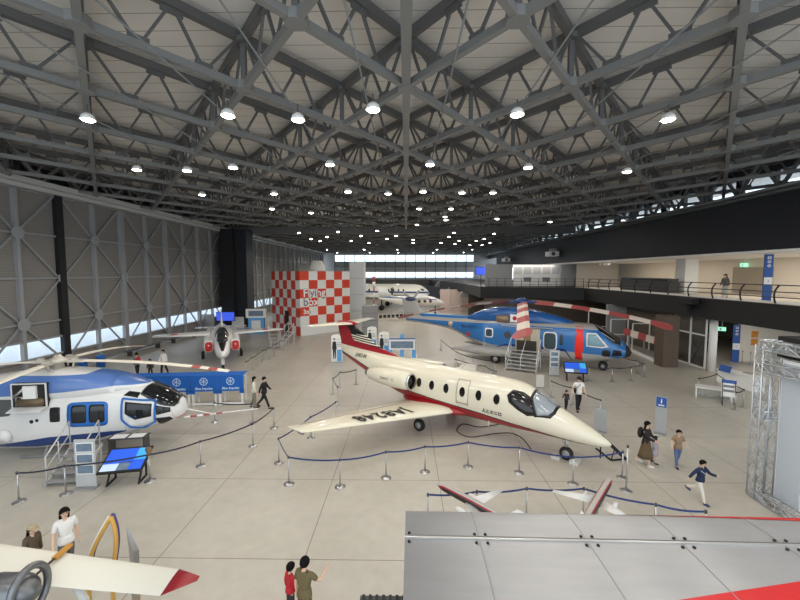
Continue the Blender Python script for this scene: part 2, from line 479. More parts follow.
for c, i in enumerate(order):
    p = lamp_pts[i]
    y = min(p.y, 108)
    x = p.x * y / p.y
    row = int(p.y // 6.4)
    o = L0 if c == 0 else dup(L0)
    o.location = (x, y, 12.0 if i < len(near) or i >= 29 else 12.2)
    side = 'left of' if x < -0.6 else ('right of' if x > 0.6 else 'under')
    if y < 17: where = 'in the lamp row nearest the camera'
    elif y < 24: where = 'in the second lamp row from the camera'
    elif y < 51: where = 'deep in the roof before the cross beam'
    else: where = 'in the farther hall past the cross beam'
    same = sorted([lamp_pts[j].x for j in order if (0 if lamp_pts[j].y < 17 else 1 if lamp_pts[j].y < 24 else 2 if lamp_pts[j].y < 51 else 3) == (0 if y < 17 else 1 if y < 24 else 2 if y < 51 else 3)])
    ordn = ['first', 'second', 'third', 'fourth', 'fifth', 'sixth', 'seventh', 'eighth', 'ninth', 'tenth', 'eleventh', 'twelfth', 'thirteenth', 'fourteenth', 'fifteenth', 'sixteenth', 'seventeenth', 'eighteenth', 'nineteenth', 'twentieth', 'twenty-first', 'twenty-second', 'twenty-third', 'twenty-fourth', 'twenty-fifth', 'twenty-sixth']
    o['label'] = 'glowing ceiling floodlight, %s from the hangar doors %s' % (ordn[same.index(p.x)], where)
    o['group'] = 'ceiling floodlights'
    lamp_light(x, y, o.location.z, 1.0 if y < 52 else 1.9)
for j, y in enumerate((88, 101)):  # extra fixtures, added to brighten the end wall and far trusses
    for i, x in enumerate((-18, -9.5, -2, 7, 15)):
        o = dup(L0); o.location = (x, y, 12.2); o['group'] = 'ceiling floodlights'
        o['label'] = 'floodlight added to brighten the end wall, %s from the doors, %s row' % (ordn[i], ('nearer', 'farther')[j])
        lamp_light(x, y, 12.2, 2.6)
# lamps above and behind the camera, out of the frame, in the same rows
for x in (-16, -9, -4, 1.3, 6.4, 12, 18):
    for y in (1.5, 7.5):
        lamp_light(x, y, 12.0, 1.0)

# ---- hangar doors along the west side
def corrugated():
    m = bpy.data.materials.new('ribbed_door_cladding'); m.use_nodes = True
    nt = m.node_tree; b = nt.nodes['Principled BSDF']; b.inputs['Roughness'].default_value = 0.65
    tc = N(nt, 'ShaderNodeTexCoord'); w = N(nt, 'ShaderNodeTexWave'); w.inputs['Scale'].default_value = 2.2; w.bands_direction = 'Z'
    nt.links.new(tc.outputs['Object'], w.inputs['Vector'])
    mx = N(nt, 'ShaderNodeMix', data_type='RGBA'); nt.links.new(w.outputs['Fac'], mx.inputs['Factor'])
    mx.inputs['A'].default_value = (*rgb(124, 120, 116), 1); mx.inputs['B'].default_value = (*rgb(140, 136, 131), 1)
    nt.links.new(mx.outputs['Result'], b.inputs['Base Color'])
    bp = N(nt, 'ShaderNodeBump'); bp.inputs['Strength'].default_value = 0.4; nt.links.new(w.outputs['Fac'], bp.inputs['Height']); nt.links.new(bp.outputs['Normal'], b.inputs['Normal'])
    return m
clad = corrugated()
WX, LW = -24.0, 5.9
def leaf():
    h = LW / 2
    p = MB().box((-0.2, 0, 7.4), (0.1, LW - 0.06, 9.7)).box((-0.2, 0, 0.72), (0.1, LW - 0.06, 1.3))
    r = p.build('door_1', clad); structure(r)
    f = MB()
    for y in (-h + 0.12, h - 0.12): f.box((-0.02, y, 6.1), (0.26, 0.2, 12.1))
    f.box((-0.02, 0, 6.1), (0.26, 0.22, 12.1))
    for z in (3.65, 6.55, 9.4): f.box((-0.05, 0, z), (0.14, LW - 0.2, 0.12))
    for z in (1.36, 2.54, 12.15, 0.1): f.box((-0.05, 0, z), (0.2, LW - 0.1, 0.12))
    for zm in (9.4, 3.65):
        for zz in (zm + 2.8, zm - 2.85):
            for s in (-1, 1): f.bar((-0.03, 0, zm), (-0.03, s * (h - 0.15), zz), 0.1)
    f.build('door_frame', M['door_steel'], r)
    g = MB()
    for zm in (9.4, 3.65):
        g.prism([(0.42 * math.cos(PI / 4 * k + PI / 8), 0.42 * math.sin(PI / 4 * k + PI / 8)) for k in range(8)], (0.1, 0, zm), (0, 1, 0), (0, 0, 1), (0.04, 0, 0)).build('gusset_plate', M['door_steel'], r); g = MB()
    for s in (-1, 1):
        MB().prism([(0, -0.42), (0.3, -0.2), (0.34, 0), (0.3, 0.2), (0, 0.42)], (0.1, s * (h - 0.04), 6.55), (0, -s, 0), (0, 0, 1), (0.04, 0, 0)).build('gusset_plate', M['door_steel'], r)
    for s in (-1, 1): MB().box((-0.2, s * h / 2, 1.95), (0.03, h - 0.3, 1.1)).build('window_pane', M['pane'], r)
    return r
d0 = leaf()
ys = [26.5 - LW / 2 + 0.0 + LW * k for k in range(-2, 5)] + [55.6 + LW * k for k in range(10)]
for i, y in enumerate(ys):
    o = d0 if i == 0 else dup(d0)
    o.name = 'door_%d' % (i + 1); o.location = (WX, y, 0)
structure(MB().box((-23.98, 26.5, 6.1), (0.3, 0.5, 12.2)).build('door_gap_trim', M['black']))
w = MB().box((-26.5, 22, 13.5), (0.3, 62, 2.2)).box((-26.5, 84, 13.5), (0.3, 64, 2.2))
w.box((-25.4, 22, 12.45), (2.4, 62, 0.2)).box((-25.4, 84, 12.45), (2.4, 64, 0.2)).box((-24.2, 51.4, 6.1), (0.2, 2.4, 12.2)).box((-24.2, 0, 6.2), (0.3, 23, 12.4))
structure(w.build('wall_left', M['dgrey']))
gl = MB()
gl.box((-23.6, 24, 12.62), (0.5, 54, 0.34)).box((-23.3, 24, 12.2), (0.25, 54, 0.22)).box((-23.6, 84, 12.62), (0.5, 62, 0.34))
structure(gl.build('door_head_beam', mat('pale_head_beam_paint', rgb(196, 196, 192), .5)))
gw = MB()
for i in range(36):
    y = 4 + i * 3.0
    gw.bar((-23.6, y, 12.75), (-23.6, y + 1.5, 14.2), 0.16); gw.bar((-23.6, y + 1.5, 14.2), (-23.6, y + 3, 12.75), 0.16)
gw.bar((-23.6, 3, 14.2), (-23.6, 114, 14.2), 0.22)
structure(gw.build('door_head_lattice_beam', M['steel']))
structure(MB().box((-22.5, 49.6, 6.2), (1.6, 3.0, 12.4)).build('pillar', M['black']))
structure(MB().box((-21.0, 50.0, 6.2), (1.38, 2.2, 12.4)).build('pillar', M['navy']))

# ---- north end wall with two strips of windows
ew = MB()
Y1 = 115
ew.box((0, Y1, 13.5), (60, 0.3, 2.3)).box((-0.63, Y1, 8.75), (41.24, 0.3, 2.9)).box((0, Y1, 2.7), (60, 0.3, 5.4)).box((-25.63, Y1, 8.87), (8.74, 0.3, 6.93)).box((25, Y1, 8.87), (10, 0.3, 6.93))
structure(ew.build('wall_far', mat('end_wall_cladding', rgb(176, 178, 178), 0.8)))
fr = MB()
for i in range(14): fr.box((-21.2 + i * 3.0, Y1 - 0.3, 8.2), (0.18, 0.2, 8.4))
for z in (5.5, 7.25, 8.9, 10.2, 12.3): fr.box((0, Y1 - 0.3, z), (43, 0.2, 0.16))
structure(fr.build('wall_far_frame_trim', M['steel']))
for n, (z, h) in enumerate(((11.25, 2.1), (6.35, 1.8))):
    structure(MB().box((-0.7, Y1, z), (41.5, 0.05, h)).build('window_%d' % (n + 1), M['pane']))
# far gallery deck below the lower strip
gd = MB().box((-1, 110, 4.3), (44, 8, 1.7))
structure(gd.build('far_gallery_slab', M['dgrey']))

# ---- east gallery: slab, fascia, upper band, rooms behind
GX = 20.5
gs = MB()
gs.box((GX + 7, 31, 4.47), (14, 33, 1.4))
gs.prism([(GX, 44.6), (9.4, 48.8), (9.4, 62), (34.5, 62), (34.5, 44.6)], (0, 0, 3.77), (1, 0, 0), (0, 1, 0), (0, 0, 1.4))
gs.prism([(9.4, 62), (6.5, 106), (34.5, 106), (34.5, 62)], (0, 0, 3.77), (1, 0, 0), (0, 1, 0), (0, 0, 1.4))
structure(gs.build('gallery_slab', mat('gallery_fascia_paint', rgb(24, 25, 27), 0.6)))
structure(MB().box((GX + 7, 31, 5.19), (13.9, 33, 0.03)).build('gallery_floor', mat('gallery_floor_paint', rgb(200, 190, 175), 0.6)))
structure(MB().box((GX + 0.3, 51, 9.65), (0.6, 74, 2.9)).box((GX + 2.3, 51, 11.2), (4.4, 74, 0.15)).build('upper_band_wall', M['navy']))
structure(MB().box((GX + 7, 51, 8.15), (14, 74, 0.2)).build('gallery_ceiling', M['white']))
structure(MB().box((28.4, 44, 6.65), (0.3, 60, 2.9)).build('wall_gallery', M['cream']))
structure(MB().box((24.0, 33.4, 6.65), (1.1, 1.2, 2.9)).build('gallery_pillar', M['white']))
structure(MB().box((28.2, 31.9, 6.3), (0.1, 3.6, 2.1)).build('door_17', mat('taupe_door_panel', rgb(170, 158, 142), 0.7)))
cw = MB()
cw.box((24.6, 55, 11.8), (0.3, 122, 1.5)).box((24.6, 55, 14.05), (0.3, 122, 0.8))
for i in range(40): cw.box((24.6, 4 + i * 2.8, 13.1), (0.3, 0.5 if i % 3 == 0 else 0.12, 1.1))
structure(cw.build('wall_right', M['dgrey']))
structure(MB().box((24.6, 55, 13.1), (0.04, 122, 1.1)).build('window_3', M['pane']))
rt = MB()
for i in range(38):
    y = 3 + i * 3.0
    rt.bar((22.6, y, 12.0), (22.6, y + 1.5, 14.1), 0.16); rt.bar((22.6, y + 1.5, 14.1), (22.6, y + 3, 12.0), 0.16)
    if i % 3 == 0: rt.box((22.6, y, 13.0), (0.34, 0.34, 2.4))
rt.box((22.6, 55, 11.95), (0.5, 110, 0.3)).bar((22.6, 3, 14.1), (22.6, 113, 14.1), 0.24)
structure(rt.build('gallery_head_beam', M['steel']))
for z, x in ((11.55, 21.3), (11.5, 21.8), (11.75, 20.9)):
    structure(MB().tube([(x, 14, z), (x, 88, z)], 0.07, 8).build('pipe_trim', M['steel']))

def room_light(loc, sx, sy, w, rot=(0, 0, 0)):
    ld = bpy.data.lights.new('room_lamp', 'AREA'); ld.shape = 'RECTANGLE'; ld.size, ld.size_y = sx, sy; ld.energy = w; ld.color = (1.0, 0.92, 0.82)
    o = bpy.data.objects.new('room_lamp', ld); COL.objects.link(o); o.location = loc; o.rotation_euler = rot
room_light((25.0, 26, 8.0), 3, 9, ROOM_WATT * 1.6)
room_light((25.0, 40, 8.0), 3, 12, ROOM_WATT * 1.5)
room_light((15.5, 53, 8.0), 9, 3, ROOM_WATT * 2)
room_light((24.5, 24.5, 3.7), 4, 7, ROOM_WATT * 1.4)
room_light((24.0, 34.5, 3.7), 2, 5, ROOM_WATT * 0.5)

# ---- ground floor below the gallery
structure(MB().box((34.6, 38, 1.9), (0.3, 48, 3.8)).box((30.2, 30.2, 1.9), (8.4, 0.25, 3.8)).build('wall_hall', M['cream']))
structure(MB().box((24, 38.5, 1.9), (8, 0.25, 3.8)).build('wall_hall_far', M['grey']))
structure(MB().box((25.0, 38.3, 1.1), (1.6, 0.06, 2.2)).build('door_18', mat('pale_grey_door', rgb(190, 188, 184), 0.6)))
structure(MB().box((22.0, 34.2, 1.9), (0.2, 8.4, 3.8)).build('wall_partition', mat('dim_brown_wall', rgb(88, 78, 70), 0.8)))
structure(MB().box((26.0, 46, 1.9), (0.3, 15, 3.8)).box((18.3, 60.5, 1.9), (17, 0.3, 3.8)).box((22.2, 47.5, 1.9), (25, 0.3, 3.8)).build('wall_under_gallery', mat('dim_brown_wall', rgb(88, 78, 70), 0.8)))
structure(MB().lathe([(0.24, 0), (0.24, 3.77)], (21.55, 27.1, 0), 20).build('white_column', M['white']))
structure(MB().box((19.35, 28.6, 1.9), (1.1, 1.0, 3.8)).build('brown_pillar', M['brown']))
# glazed screen with white frames and an X brace
gsx = MB()
y0, y1 = 27.4, 30.6
for z in (0.1, 2.45, 3.7): gsx.box((21.3, (y0 + y1) / 2, z), (0.08, y1 - y0, 0.1))
for y in (y0, 28.9, y1): gsx.box((21.3, y, 1.9), (0.08, 0.1, 3.7))
gz = gsx.build('window_4', M['white']); structure(gz)
MB().box((21.36, 29, 1.9), (0.03, 3.1, 3.6)).build('window_pane', mat('smoked_pane', rgb(74, 70, 64), 0.15), gz)
MB().bar((21.33, 27.6, 0.3), (21.33, 28.8, 2.3), 0.04).bar((21.33, 28.8, 0.3), (21.33, 27.6, 2.3), 0.04).build('window_brace', M['dgrey'], gz)
# ============================================================ cream and red twin jet (nose at origin, +X forward, right side = -Y)
CREAM = rgb(228, 221, 200); CRIM = rgb(158, 24, 34); BLK = rgb(20, 20, 22)
M['cream_paint'] = mat('cream_aircraft_paint', CREAM, 0.25, coat=0.4)
M['crimson'] = mat('crimson_aircraft_paint', CRIM, 0.3, coat=0.4)
M['letter_black'] = mat('black_lettering', BLK, 0.5)
M['window_black'] = mat('dark_cabin_window', rgb(30, 28, 26), 0.12)
M['frame_black'] = mat('black_window_frame', rgb(24, 24, 24), 0.4)
jet = thing('business_jet', 'cream twin-engine jet with crimson belly and JA8248 on its wing', 'aircraft', (7.27, 12.85, 0), R(-38.5), scale=0.99)
jb = Body([(.24, 1.0, .03, .03, .03, 2), (.34, 1.0, .12, .11, .1, 2), (.7, 1.06, .29, .25, .23, 2), (1.3, 1.18, .47, .42, .38, 2), (2.1, 1.34, .64, .62, .54, 2.05), (2.7, 1.46, .73, .84, .66, 2.1),
           (3.3, 1.56, .80, 1.02, .78, 2.15), (4.0, 1.62, .84, 1.06, .86, 2.2), (5.5, 1.68, .86, 1.02, .93, 2.3), (8.2, 1.74, .86, .97, .92, 2.3), (9.4, 1.85, .82, .9, .84, 2.15), (10.2, 1.94, .77, .83, .72, 2.1), (11.5, 2.13, .6, .68, .55, 2), (13, 2.4, .34, .4, .32, 2), (13.9, 2.54, .14, .18, .15, 2)], 36)
redline = [(0, .8), (.7, .84), (1.4, .87), (2.8, 1.04), (5, 1.24), (7, 1.34), (8.6, 1.46), (9.6, 1.66), (11, 1.97), (12.6, 2.32), (14, 2.58)]
blackline = [(s, z + .05) for s, z in redline]
jb_paint = livery('cream_jet_livery', CREAM, [(BLK, None, blackline), (CRIM, None, redline)])
jb.mesh(.1).build('fuselage', jb_paint, jet)
for i, s in enumerate((4.17, 4.95, 6.5, 7.25, 7.95)):
    for sd in (-1, 1):
        o = jb.patch(oval(s, 1.99, .13, .2), .012, sd).build('cabin_window', M['window_black'], jet)
for sd in (-1, 1):
    if sd < 0:
        d = jb.patch([(5.42, 1.5), (5.98, 1.5), (5.98, 2.46), (5.42, 2.46)], .008, sd).build('cabin_door', M['cream_paint'], jet)
        jb.outline_tube([(5.42, 1.5), (5.98, 1.5), (5.98, 2.46), (5.42, 2.46)], .008, .012, sd).build('door_seam', mat('grey_seam', rgb(150, 145, 132), .6), d)
        jb.patch(oval(5.7, 1.99, .13, .2), .02, sd).build('door_window', M['window_black'], d)
# flight deck glazing: side panes each side and two windscreen panes
for sd in (-1, 1):
    q = (lambda a: a if sd > 0 else 180 - a)
    side = [(3.7, q(34)), (3.62, q(22)), (3.3, q(14)), (2.95, q(10)), (2.72, q(16)), (2.9, q(46)), (3.2, q(50)), (3.55, q(46))]
    fr = jb.patch([(3.78, q(34)), (3.68, q(19)), (3.34, q(10)), (2.95, q(5)), (2.66, q(13)), (2.88, q(53)), (3.2, q(56)), (3.6, q(51))], .008, ang=True).build('cockpit_window', M['frame_black'], jet)
    jb.patch(side, .016, ang=True).build('glass_pane', M['window_black'], fr)
    wsf = jb.patch([(2.7, q(9)), (2.94, q(54)), (2.94, q(88.5)), (2.0, q(88.5)), (2.02, q(50)), (2.15, q(26))], .008, ang=True).build('windscreen', M['frame_black'], jet)
    jb.patch([(2.6, q(15)), (2.85, q(54)), (2.85, q(86)), (2.1, q(86)), (2.12, q(52)), (2.24, q(32))], .018, ang=True).build('glass_pane', mat('pale_windscreen', rgb(150, 158, 164), .12), wsf)  # windscreen panes are a paler grey than the side panes
# wings, flat wing fence of crimson at the root
def jet_wing(sd):
    w = wing_mb([(-5.9, sd * .5, 1.0, 2.9, .13), (-6.15, sd * .95, 1.02, 2.6, .12), (-8.85, sd * 6.45, 1.24, 1.0, .1), (-9.0, sd * 6.6, 1.25, .8, .06)])
    r = w.build('wing', M['cream_paint'], jet)
    wl = lambda y: (-6.15 - (abs(y) - .95) * 2.7 / 5.5, 1.02 + (abs(y) - .95) * .22 / 5.5, 2.6 - (abs(y) - .95) * 1.6 / 5.5)
    fl_ = MB()
    for ya, yb in ((1.0, 3.6), (3.7, 6.2)):
        pts = []
        for y, k in ((ya, .78), (yb, .78)):
            x, z, c = wl(y); pts.append((x - c * k, sd * y, z + c * .045)); 
        fl_.bar(pts[0], pts[1], .02, .02)
    fl_.build('flap_seam', mat('grey_seam', rgb(150, 145, 132), .6), r)
    tip = MB(); x, z, c = wl(6.55)
    tip.bar((x + .06, sd * 6.56, z - .02), (x - .2, sd * 6.6, z), .06, .08)
    tip.build('tip_light', M['chrome'], r)
    return r, wl
rw, wl = jet_wing(-1); jet_wing(1)
# registration on the right wing, read from behind: letter tops toward the leading edge
def wing_pt(vx, vy):
    y = 3.4 + vx                      # along the span outward
    x, z, c = wl(y); k = 0.30 - (vy + .02) / c
    xx = x - c * k
    t = 5 * .12 * (0.2969 * math.sqrt(k) - .126 * k - .3516 * k**2 + .2843 * k**3 - .1036 * k**4) * c * 1.15
    return Vector((xx, -y, z + t + .028))
vs, fs = text_mb('JA8248', 1.1, bold=.022, space=1.14)
vs2 = []
MBt = MB(); MBt.add([wing_pt(v.x * .63, v.y * .82) for v in vs], fs); MBt.build('wing_registration', M['letter_black'], rw)
# belly fairing
MB().ell((-7.3, 0, 1.02), (2.1, 1.08, .32), 20, 10).build('belly_fairing', M['crimson'], jet)
# engines
for sd in (-1, 1):
    e = MB().lathe([(.30, -8.02), (.37, -8.08), (.41, -8.4), (.43, -9.0), (.38, -9.9), (.27, -10.5), (.22, -10.62)], (0, sd * 1.3, 2.1), 24, 'X', caps=False).build('engine_nacelle', M['cream_paint'], jet)
    MB().lathe([(.31, -8.07), (.31, -8.12), (.1, -8.1), (.02, -8.0)], (0, sd * 1.3, 2.1), 20, 'X').build('intake_fan', M['window_black'], e)
    MB().lathe([(.315, -8.0), (.36, -8.03), (.375, -8.08), (.36, -8.085), (.315, -8.05)], (0, sd * 1.3, 2.1), 24, 'X', caps=False).build('intake_lip', M['chrome'], e)
    MB().lathe([(.2, -10.55), (.15, -10.8)], (0, sd * 1.3, 2.1), 16, 'X').build('exhaust_pipe', M['dgrey'], e)
    wing_mb([(-8.5, sd * .7, 2.12, 1.7, .12), (-8.6, sd * 1.1, 2.12, 1.5, .12)]).build('engine_pylon', M['cream_paint'], jet)
    if sd < 0:
        vs, fs = text_mb('DIAMOND', .17)
        MB().add([Vector((-9.15 + v.x, sd * 1.3 + sd * (.425) * math.cos(v.y / .43 + .05), 2.1 + .43 * math.sin(v.y / .43 + .05))) for v in vs], fs).build('nacelle_lettering', M['letter_black'], e)
# fin: crimson leading half, black and cream stripes aft, T-tail on top
def fin_paint():
    m = bpy.data.materials.new('striped_fin_livery'); m.use_nodes = True
    nt = m.node_tree; b = nt.nodes['Principled BSDF']; b.inputs['Roughness'].default_value = .28
    tc = N(nt, 'ShaderNodeTexCoord'); sx = N(nt, 'ShaderNodeSeparateXYZ'); nt.links.new(tc.outputs['Object'], sx.inputs[0])
    x, z = mth(nt, 'MULTIPLY', sx.outputs['X'], -1), sx.outputs['Z']
    def mix(prev, col, fac):
        mx = N(nt, 'ShaderNodeMix', data_type='RGBA'); nt.links.new(fac, mx.inputs['Factor']); mx.inputs['B'].default_value = (*col, 1)
        if isinstance(prev, tuple): mx.inputs['A'].default_value = (*prev, 1)
        else: nt.links.new(prev, mx.inputs['A'])
        return mx.outputs['Result']
    u = mth(nt, 'FRACT', mth(nt, 'DIVIDE', mth(nt, 'SUBTRACT', z, mth(nt, 'MULTIPLY', x, .08)), .12))
    c = mix(BLK, CREAM, mth(nt, 'MULTIPLY', mth(nt, 'GREATER_THAN', u, .55), mth(nt, 'LESS_THAN', z, 3.62)))
    # dark hood along the leading edge
    c = mix(c, BLK, mth(nt, 'LESS_THAN', x, curve_of(nt, z, [(2.6, 9.4), (3.0, 10.6), (3.5, 11.9), (4.0, 12.9), (4.4, 13.5)])))
    c = mix(c, CRIM, mth(nt, 'GREATER_THAN', x, curve_of(nt, z, [(2.6, 12.0), (3.05, 12.2), (3.3, 13.05), (4.0, 13.5), (4.4, 13.7)])))
    c = mix(c, CRIM, mth(nt, 'LESS_THAN', z, curve_of(nt, x, [(9, 2.9), (10.5, 2.98), (12.5, 3.2), (14.4, 3.25)])))
    c = mix(c, CREAM, mth(nt, 'LESS_THAN', z, curve_of(nt, x, [(9, 2.74), (10.5, 2.78), (12.5, 2.86), (14.4, 2.98)])))
    nt.links.new(c, b.inputs['Base Color'])
    return m
fin = wing_mb([(-9.3, 0, 2.45, 4.75, .055), (-9.9, 0, 2.8, 4.2, .06), (-11.2, 0, 3.12, 2.92, .075), (-12.3, 0, 3.7, 2.0, .085), (-13.1, 0, 4.15, 1.3, .09)], True).build('fin', fin_paint(), jet)
st = MB()
st = wing_mb([(-13.75, -2.35, 4.2, .62, .08), (-13.05, -.1, 4.16, 1.35, .09), (-13.05, .1, 4.16, 1.35, .09), (-13.75, 2.35, 4.2, .62, .08)])
st.build('tailplane', M['cream_paint'], jet)
MB().ell((-13.6, 0, 4.18), (.85, .13, .13)).build('fin_bullet', M['crimson'], jet)
lettering('JA8248', .3, M['letter_black'], (-11.9, -.56, 2.62), (1, 0, 0), (.0, .35, .94), jet, 'tail_registration', fn=lambda x, y: Vector((-12.1 + x, jb.pt(12.1 - x, jb.ang(12.1 - x, 2.60, -1), .02).y + .35 * (y - .05), 2.60 + y * .94)))
vs, fs = text_mb('人とミニロ', .17, bold=.008)
MB().add([jb.pt(4.35 - v.x, jb.ang(4.35 - v.x, 1.43 + v.y, -1), .014) for v in vs], fs).build('nose_lettering', M['letter_black'], jet)
# landing gear
def jet_gear(x, y, wr, ww, zt, name):
    g = MB().tube([(x, y, wr), (x, y, zt)], .05, 10).bar((x - .25, y, zt), (x, y, wr * 1.6), .04).build(name, M['chrome'], jet)
    for k in ((-1, 1) if name == 'nose_gear' else (1,)):
        yy = y + (k * .0 if name == 'nose_gear' else 0)
        MB().lathe([(wr * .55, -ww / 2), (wr * .9, -ww / 2), (wr, -ww / 4), (wr, ww / 4), (wr * .9, ww / 2), (wr * .55, ww / 2)], (x, yy, wr), 22, 'Y').build('tyre', M['rubber'], g)
        MB().lathe([(.02, -ww / 2 - .012), (wr * .55, -ww / 2 - .005), (wr * .55, ww / 2 + .005), (.02, ww / 2 + .012)], (x, yy, wr), 16, 'Y').build('hub', M['grey'], g)
        if name == 'nose_gear': break
    return g
ng = jet_gear(-1.72, 0, .25, .17, .95, 'nose_gear')
for sd in (-1, 1): jet_gear(-7.55, sd * 1.35, .27, .2, 1.0, 'main_gear')
MB().tube([(-4.6, -.55, .98), (-4.62, -.56, .72)], .025, 8).build('belly_mast', M['white'], jet)
MB().box((-2.05, 0, .06), (.3, .5, .12)).box((-1.4, 0, .06), (.3, .5, .12)).build('wheel_chock', mat('pale_chock', rgb(205, 205, 200), .6), ng)
# black nose guard frame on the floor and its cable
gf = thing('nose_guard', 'black angled guard frame standing under the tip of the cream jet nose', 'guard frame', fl(614, 462))
p = [fl(596, 449) - gf.location, fl(611, 461) - gf.location, fl(623, 460) - gf.location, fl(622, 455) - gf.location]
MB().bar(p[0] + Vector((0, 0, .03)), p[1] + Vector((0, 0, .03)), .05).bar(p[1] + Vector((0, 0, .03)), p[2] + Vector((0, 0, .03)), .05).build('floor_rail', M['black'], gf)
q0, q1 = Vector((-.35, .3, .86)), p[2] + Vector((.1, -.02, .03))
MB().bar(q0, q1, .04, .12).build('slanted_panel', M['black'], gf)
MB().bar(p[1] + Vector((0, 0, .03)), q0 + (q1 - q0) * .55, .03).build('brace', M['black'], gf)
MB().bar((q0.x, q0.y, 0), (q0.x, q0.y, .87), .04).build('post', M['black'], gf)
cp = [at(500, 424, z=.015), at(480, 427, z=.015), at(463, 424, z=.015), at(457, 431, z=.015), at(470, 437, z=.015), at(492, 434, z=.015), at(510, 433, z=.015), at(522, 438, z=.015), at(531, 449, z=.015)]
cp = smooth(cp)
tag(MB().tube(cp, .02, 6).build('power_cable', M['rubber']), 'dark cable looping on the floor below the cream jet', 'cable')
# ============================================================ blue and grey three-engine helicopter
BLUE = rgb(44, 112, 178); HGREY = rgb(168, 166, 162); DBLUE = rgb(26, 56, 118); VERM = rgb(244, 44, 34)
M['heli_blue'] = mat('mid_blue_aircraft_paint', BLUE, .28, coat=.4)
M['heli_grey'] = mat('pale_grey_aircraft_paint', HGREY, .35, coat=.2)
M['vermilion'] = mat('vermilion_paint', VERM, .4)
M['blade_red'] = mat('dull_red_blade_paint', rgb(172, 80, 80), .5)
M['blade_white'] = mat('off_white_blade_paint', rgb(226, 214, 202), .5)
heli = thing('transport_helicopter', 'blue and grey transport helicopter with vermilion band and open cabin door', 'helicopter', (15.57, 26.53, 0), R(-28.8), scale=.93)
hb_ = Body([(0, 1.5, .05, .05, .05, 2), (.1, 1.5, .3, .3, .26, 2), (.6, 1.55, .74, .78, .46, 2.2), (1.3, 1.68, 1.08, 1.14, .8, 2.5), (2.3, 1.88, 1.28, 1.5, 1.22, 3.0), (3.4, 2.0, 1.38, 1.5, 1.42, 3.8), (9.2, 2.05, 1.4, 1.45, 1.42, 4.0), (10.8, 2.12, 1.34, 1.35, 1.22, 3.2), (12.4, 2.4, 1.05, 1.0, .9, 2.6), (14.2, 2.78, .66, .58, .56, 2.2), (16.6, 3.0, .42, .4, .42, 2), (18.9, 3.0, .22, .32, .3, 2)], 36)
paint = livery('blue_helicopter_livery', HGREY, [(BLUE, [(0, .95), (1, 1.12), (2, 1.34), (4, 1.42), (10, 1.4), (12, 1.75), (14, 2.5), (17, 2.8), (19.5, 2.9)], [(0, 2.5), (1.6, 3.1), (3.2, 3.2), (10, 3.2), (12, 3.1), (14, 3.06), (17, 3.04), (19.5, 3.0)]),
    (DBLUE, [(0, .3), (3.6, .3), (4.4, 1.4), (6.5, 1.42), (9, 1.42), (10, 1.2), (20, 1.2)], [(0, .3), (3.6, .3), (4.4, 1.6), (6.5, 1.66), (9, 1.6), (10, 1.2), (20, 1.2)])])
hb_.mesh(.15).build('fuselage', paint, heli)
nose = Body([(-.02, 1.5, .06, .06, .06, 2), (.1, 1.5, .31, .32, .28, 2), (.36, 1.525, .58, .58, .4, 2.1)], 28)
nose.mesh(.05).build('nose_radome', M['rubber'], heli)
hb_.patch([(3.15, .86), (3.72, .86), (3.72, 3.36), (3.15, 3.36)], .014, -1).build('vermilion_band', M['vermilion'], heli)
# windows with white surrounds
M['win_white'] = mat('white_window_surround', rgb(240, 240, 240), .4)
M['win_glass'] = mat('greenish_cabin_glass', rgb(60, 78, 84), .1)
for s, z, a, b_, e in ((5.5, 2.12, .52, .72, 4.5), (10.36, 2.4, .36, .4, 5)):
    r = hb_.patch(oval(s, z, a, b_, 20, e), .012).build('cabin_window', M['win_white'], heli)
    hb_.patch(oval(s, z, a - .09, b_ - .1, 20, e), .02).build('glass_pane', M['win_glass'], r)
hb_.patch(oval(4.68, 2.27, .12, .42, 12, 6), .014).build('slim_window', M['win_glass'], heli)
r = hb_.patch(oval(8.8, 2.33, .27, .3), .012).build('porthole', M['dgrey'], heli)
hb_.patch(oval(12.3, 2.1, .2, .2), .012).build('red_cap', mat('red_cap_cloth', rgb(190, 70, 60), .7), heli)
vs, fs = text_mb('警視庁', .36)
MB().add([hb_.pt(12.3 - v.x * 1.4, hb_.ang(12.3 - v.x * 1.4, 2.72 + v.y, -1), .014) for v in vs], fs).build('tail_lettering', mat('dark_blue_lettering', rgb(24, 44, 92), .5), heli)
# flight deck glazing
for sd in (-1, 1):
    q = (lambda a: a if sd > 0 else 180 - a)
    fr = hb_.patch([(2.95, 1.92), (2.95, 2.95), (2.3, 2.95), (1.45, 1.95), (1.9, 1.86)], .012, sd).build('cockpit_window', M['win_white'], heli)
    hb_.patch([(2.86, 2.02), (2.86, 2.84), (2.34, 2.84), (1.66, 2.03), (2.0, 1.96)], .02, sd).build('glass_pane', mat('pale_cockpit_glass', rgb(126, 160, 172), .1), fr)
    hb_.patch(oval(1.62, 1.5, .28, .25, 14, 3), .014, sd).build('chin_window', M['glass_dark'], heli)
    hb_.patch([(1.25, 1.3), (.6, 1.36), (.66, 1.72), (1.15, 1.8)], .014, sd).build('chin_window', M['glass_dark'], heli)
    ws = hb_.patch([(2.15, q(52)), (1.2, q(30)), (.7, q(34)), (.75, q(87)), (2.5, q(87))], .014, ang=True).build('windscreen', M['glass_dark'], heli)
    hb_.outline_tube([(2.15, q(52)), (1.2, q(30)), (.7, q(34)), (.75, q(87)), (2.5, q(87))], .018, .02, ang=True).build('windscreen_frame', M['dgrey'], ws)
    hb_.outline_tube([(2.0, q(48)), (1.1, q(40))], .02, .04, ang=True).build('wiper', M['win_white'], ws)
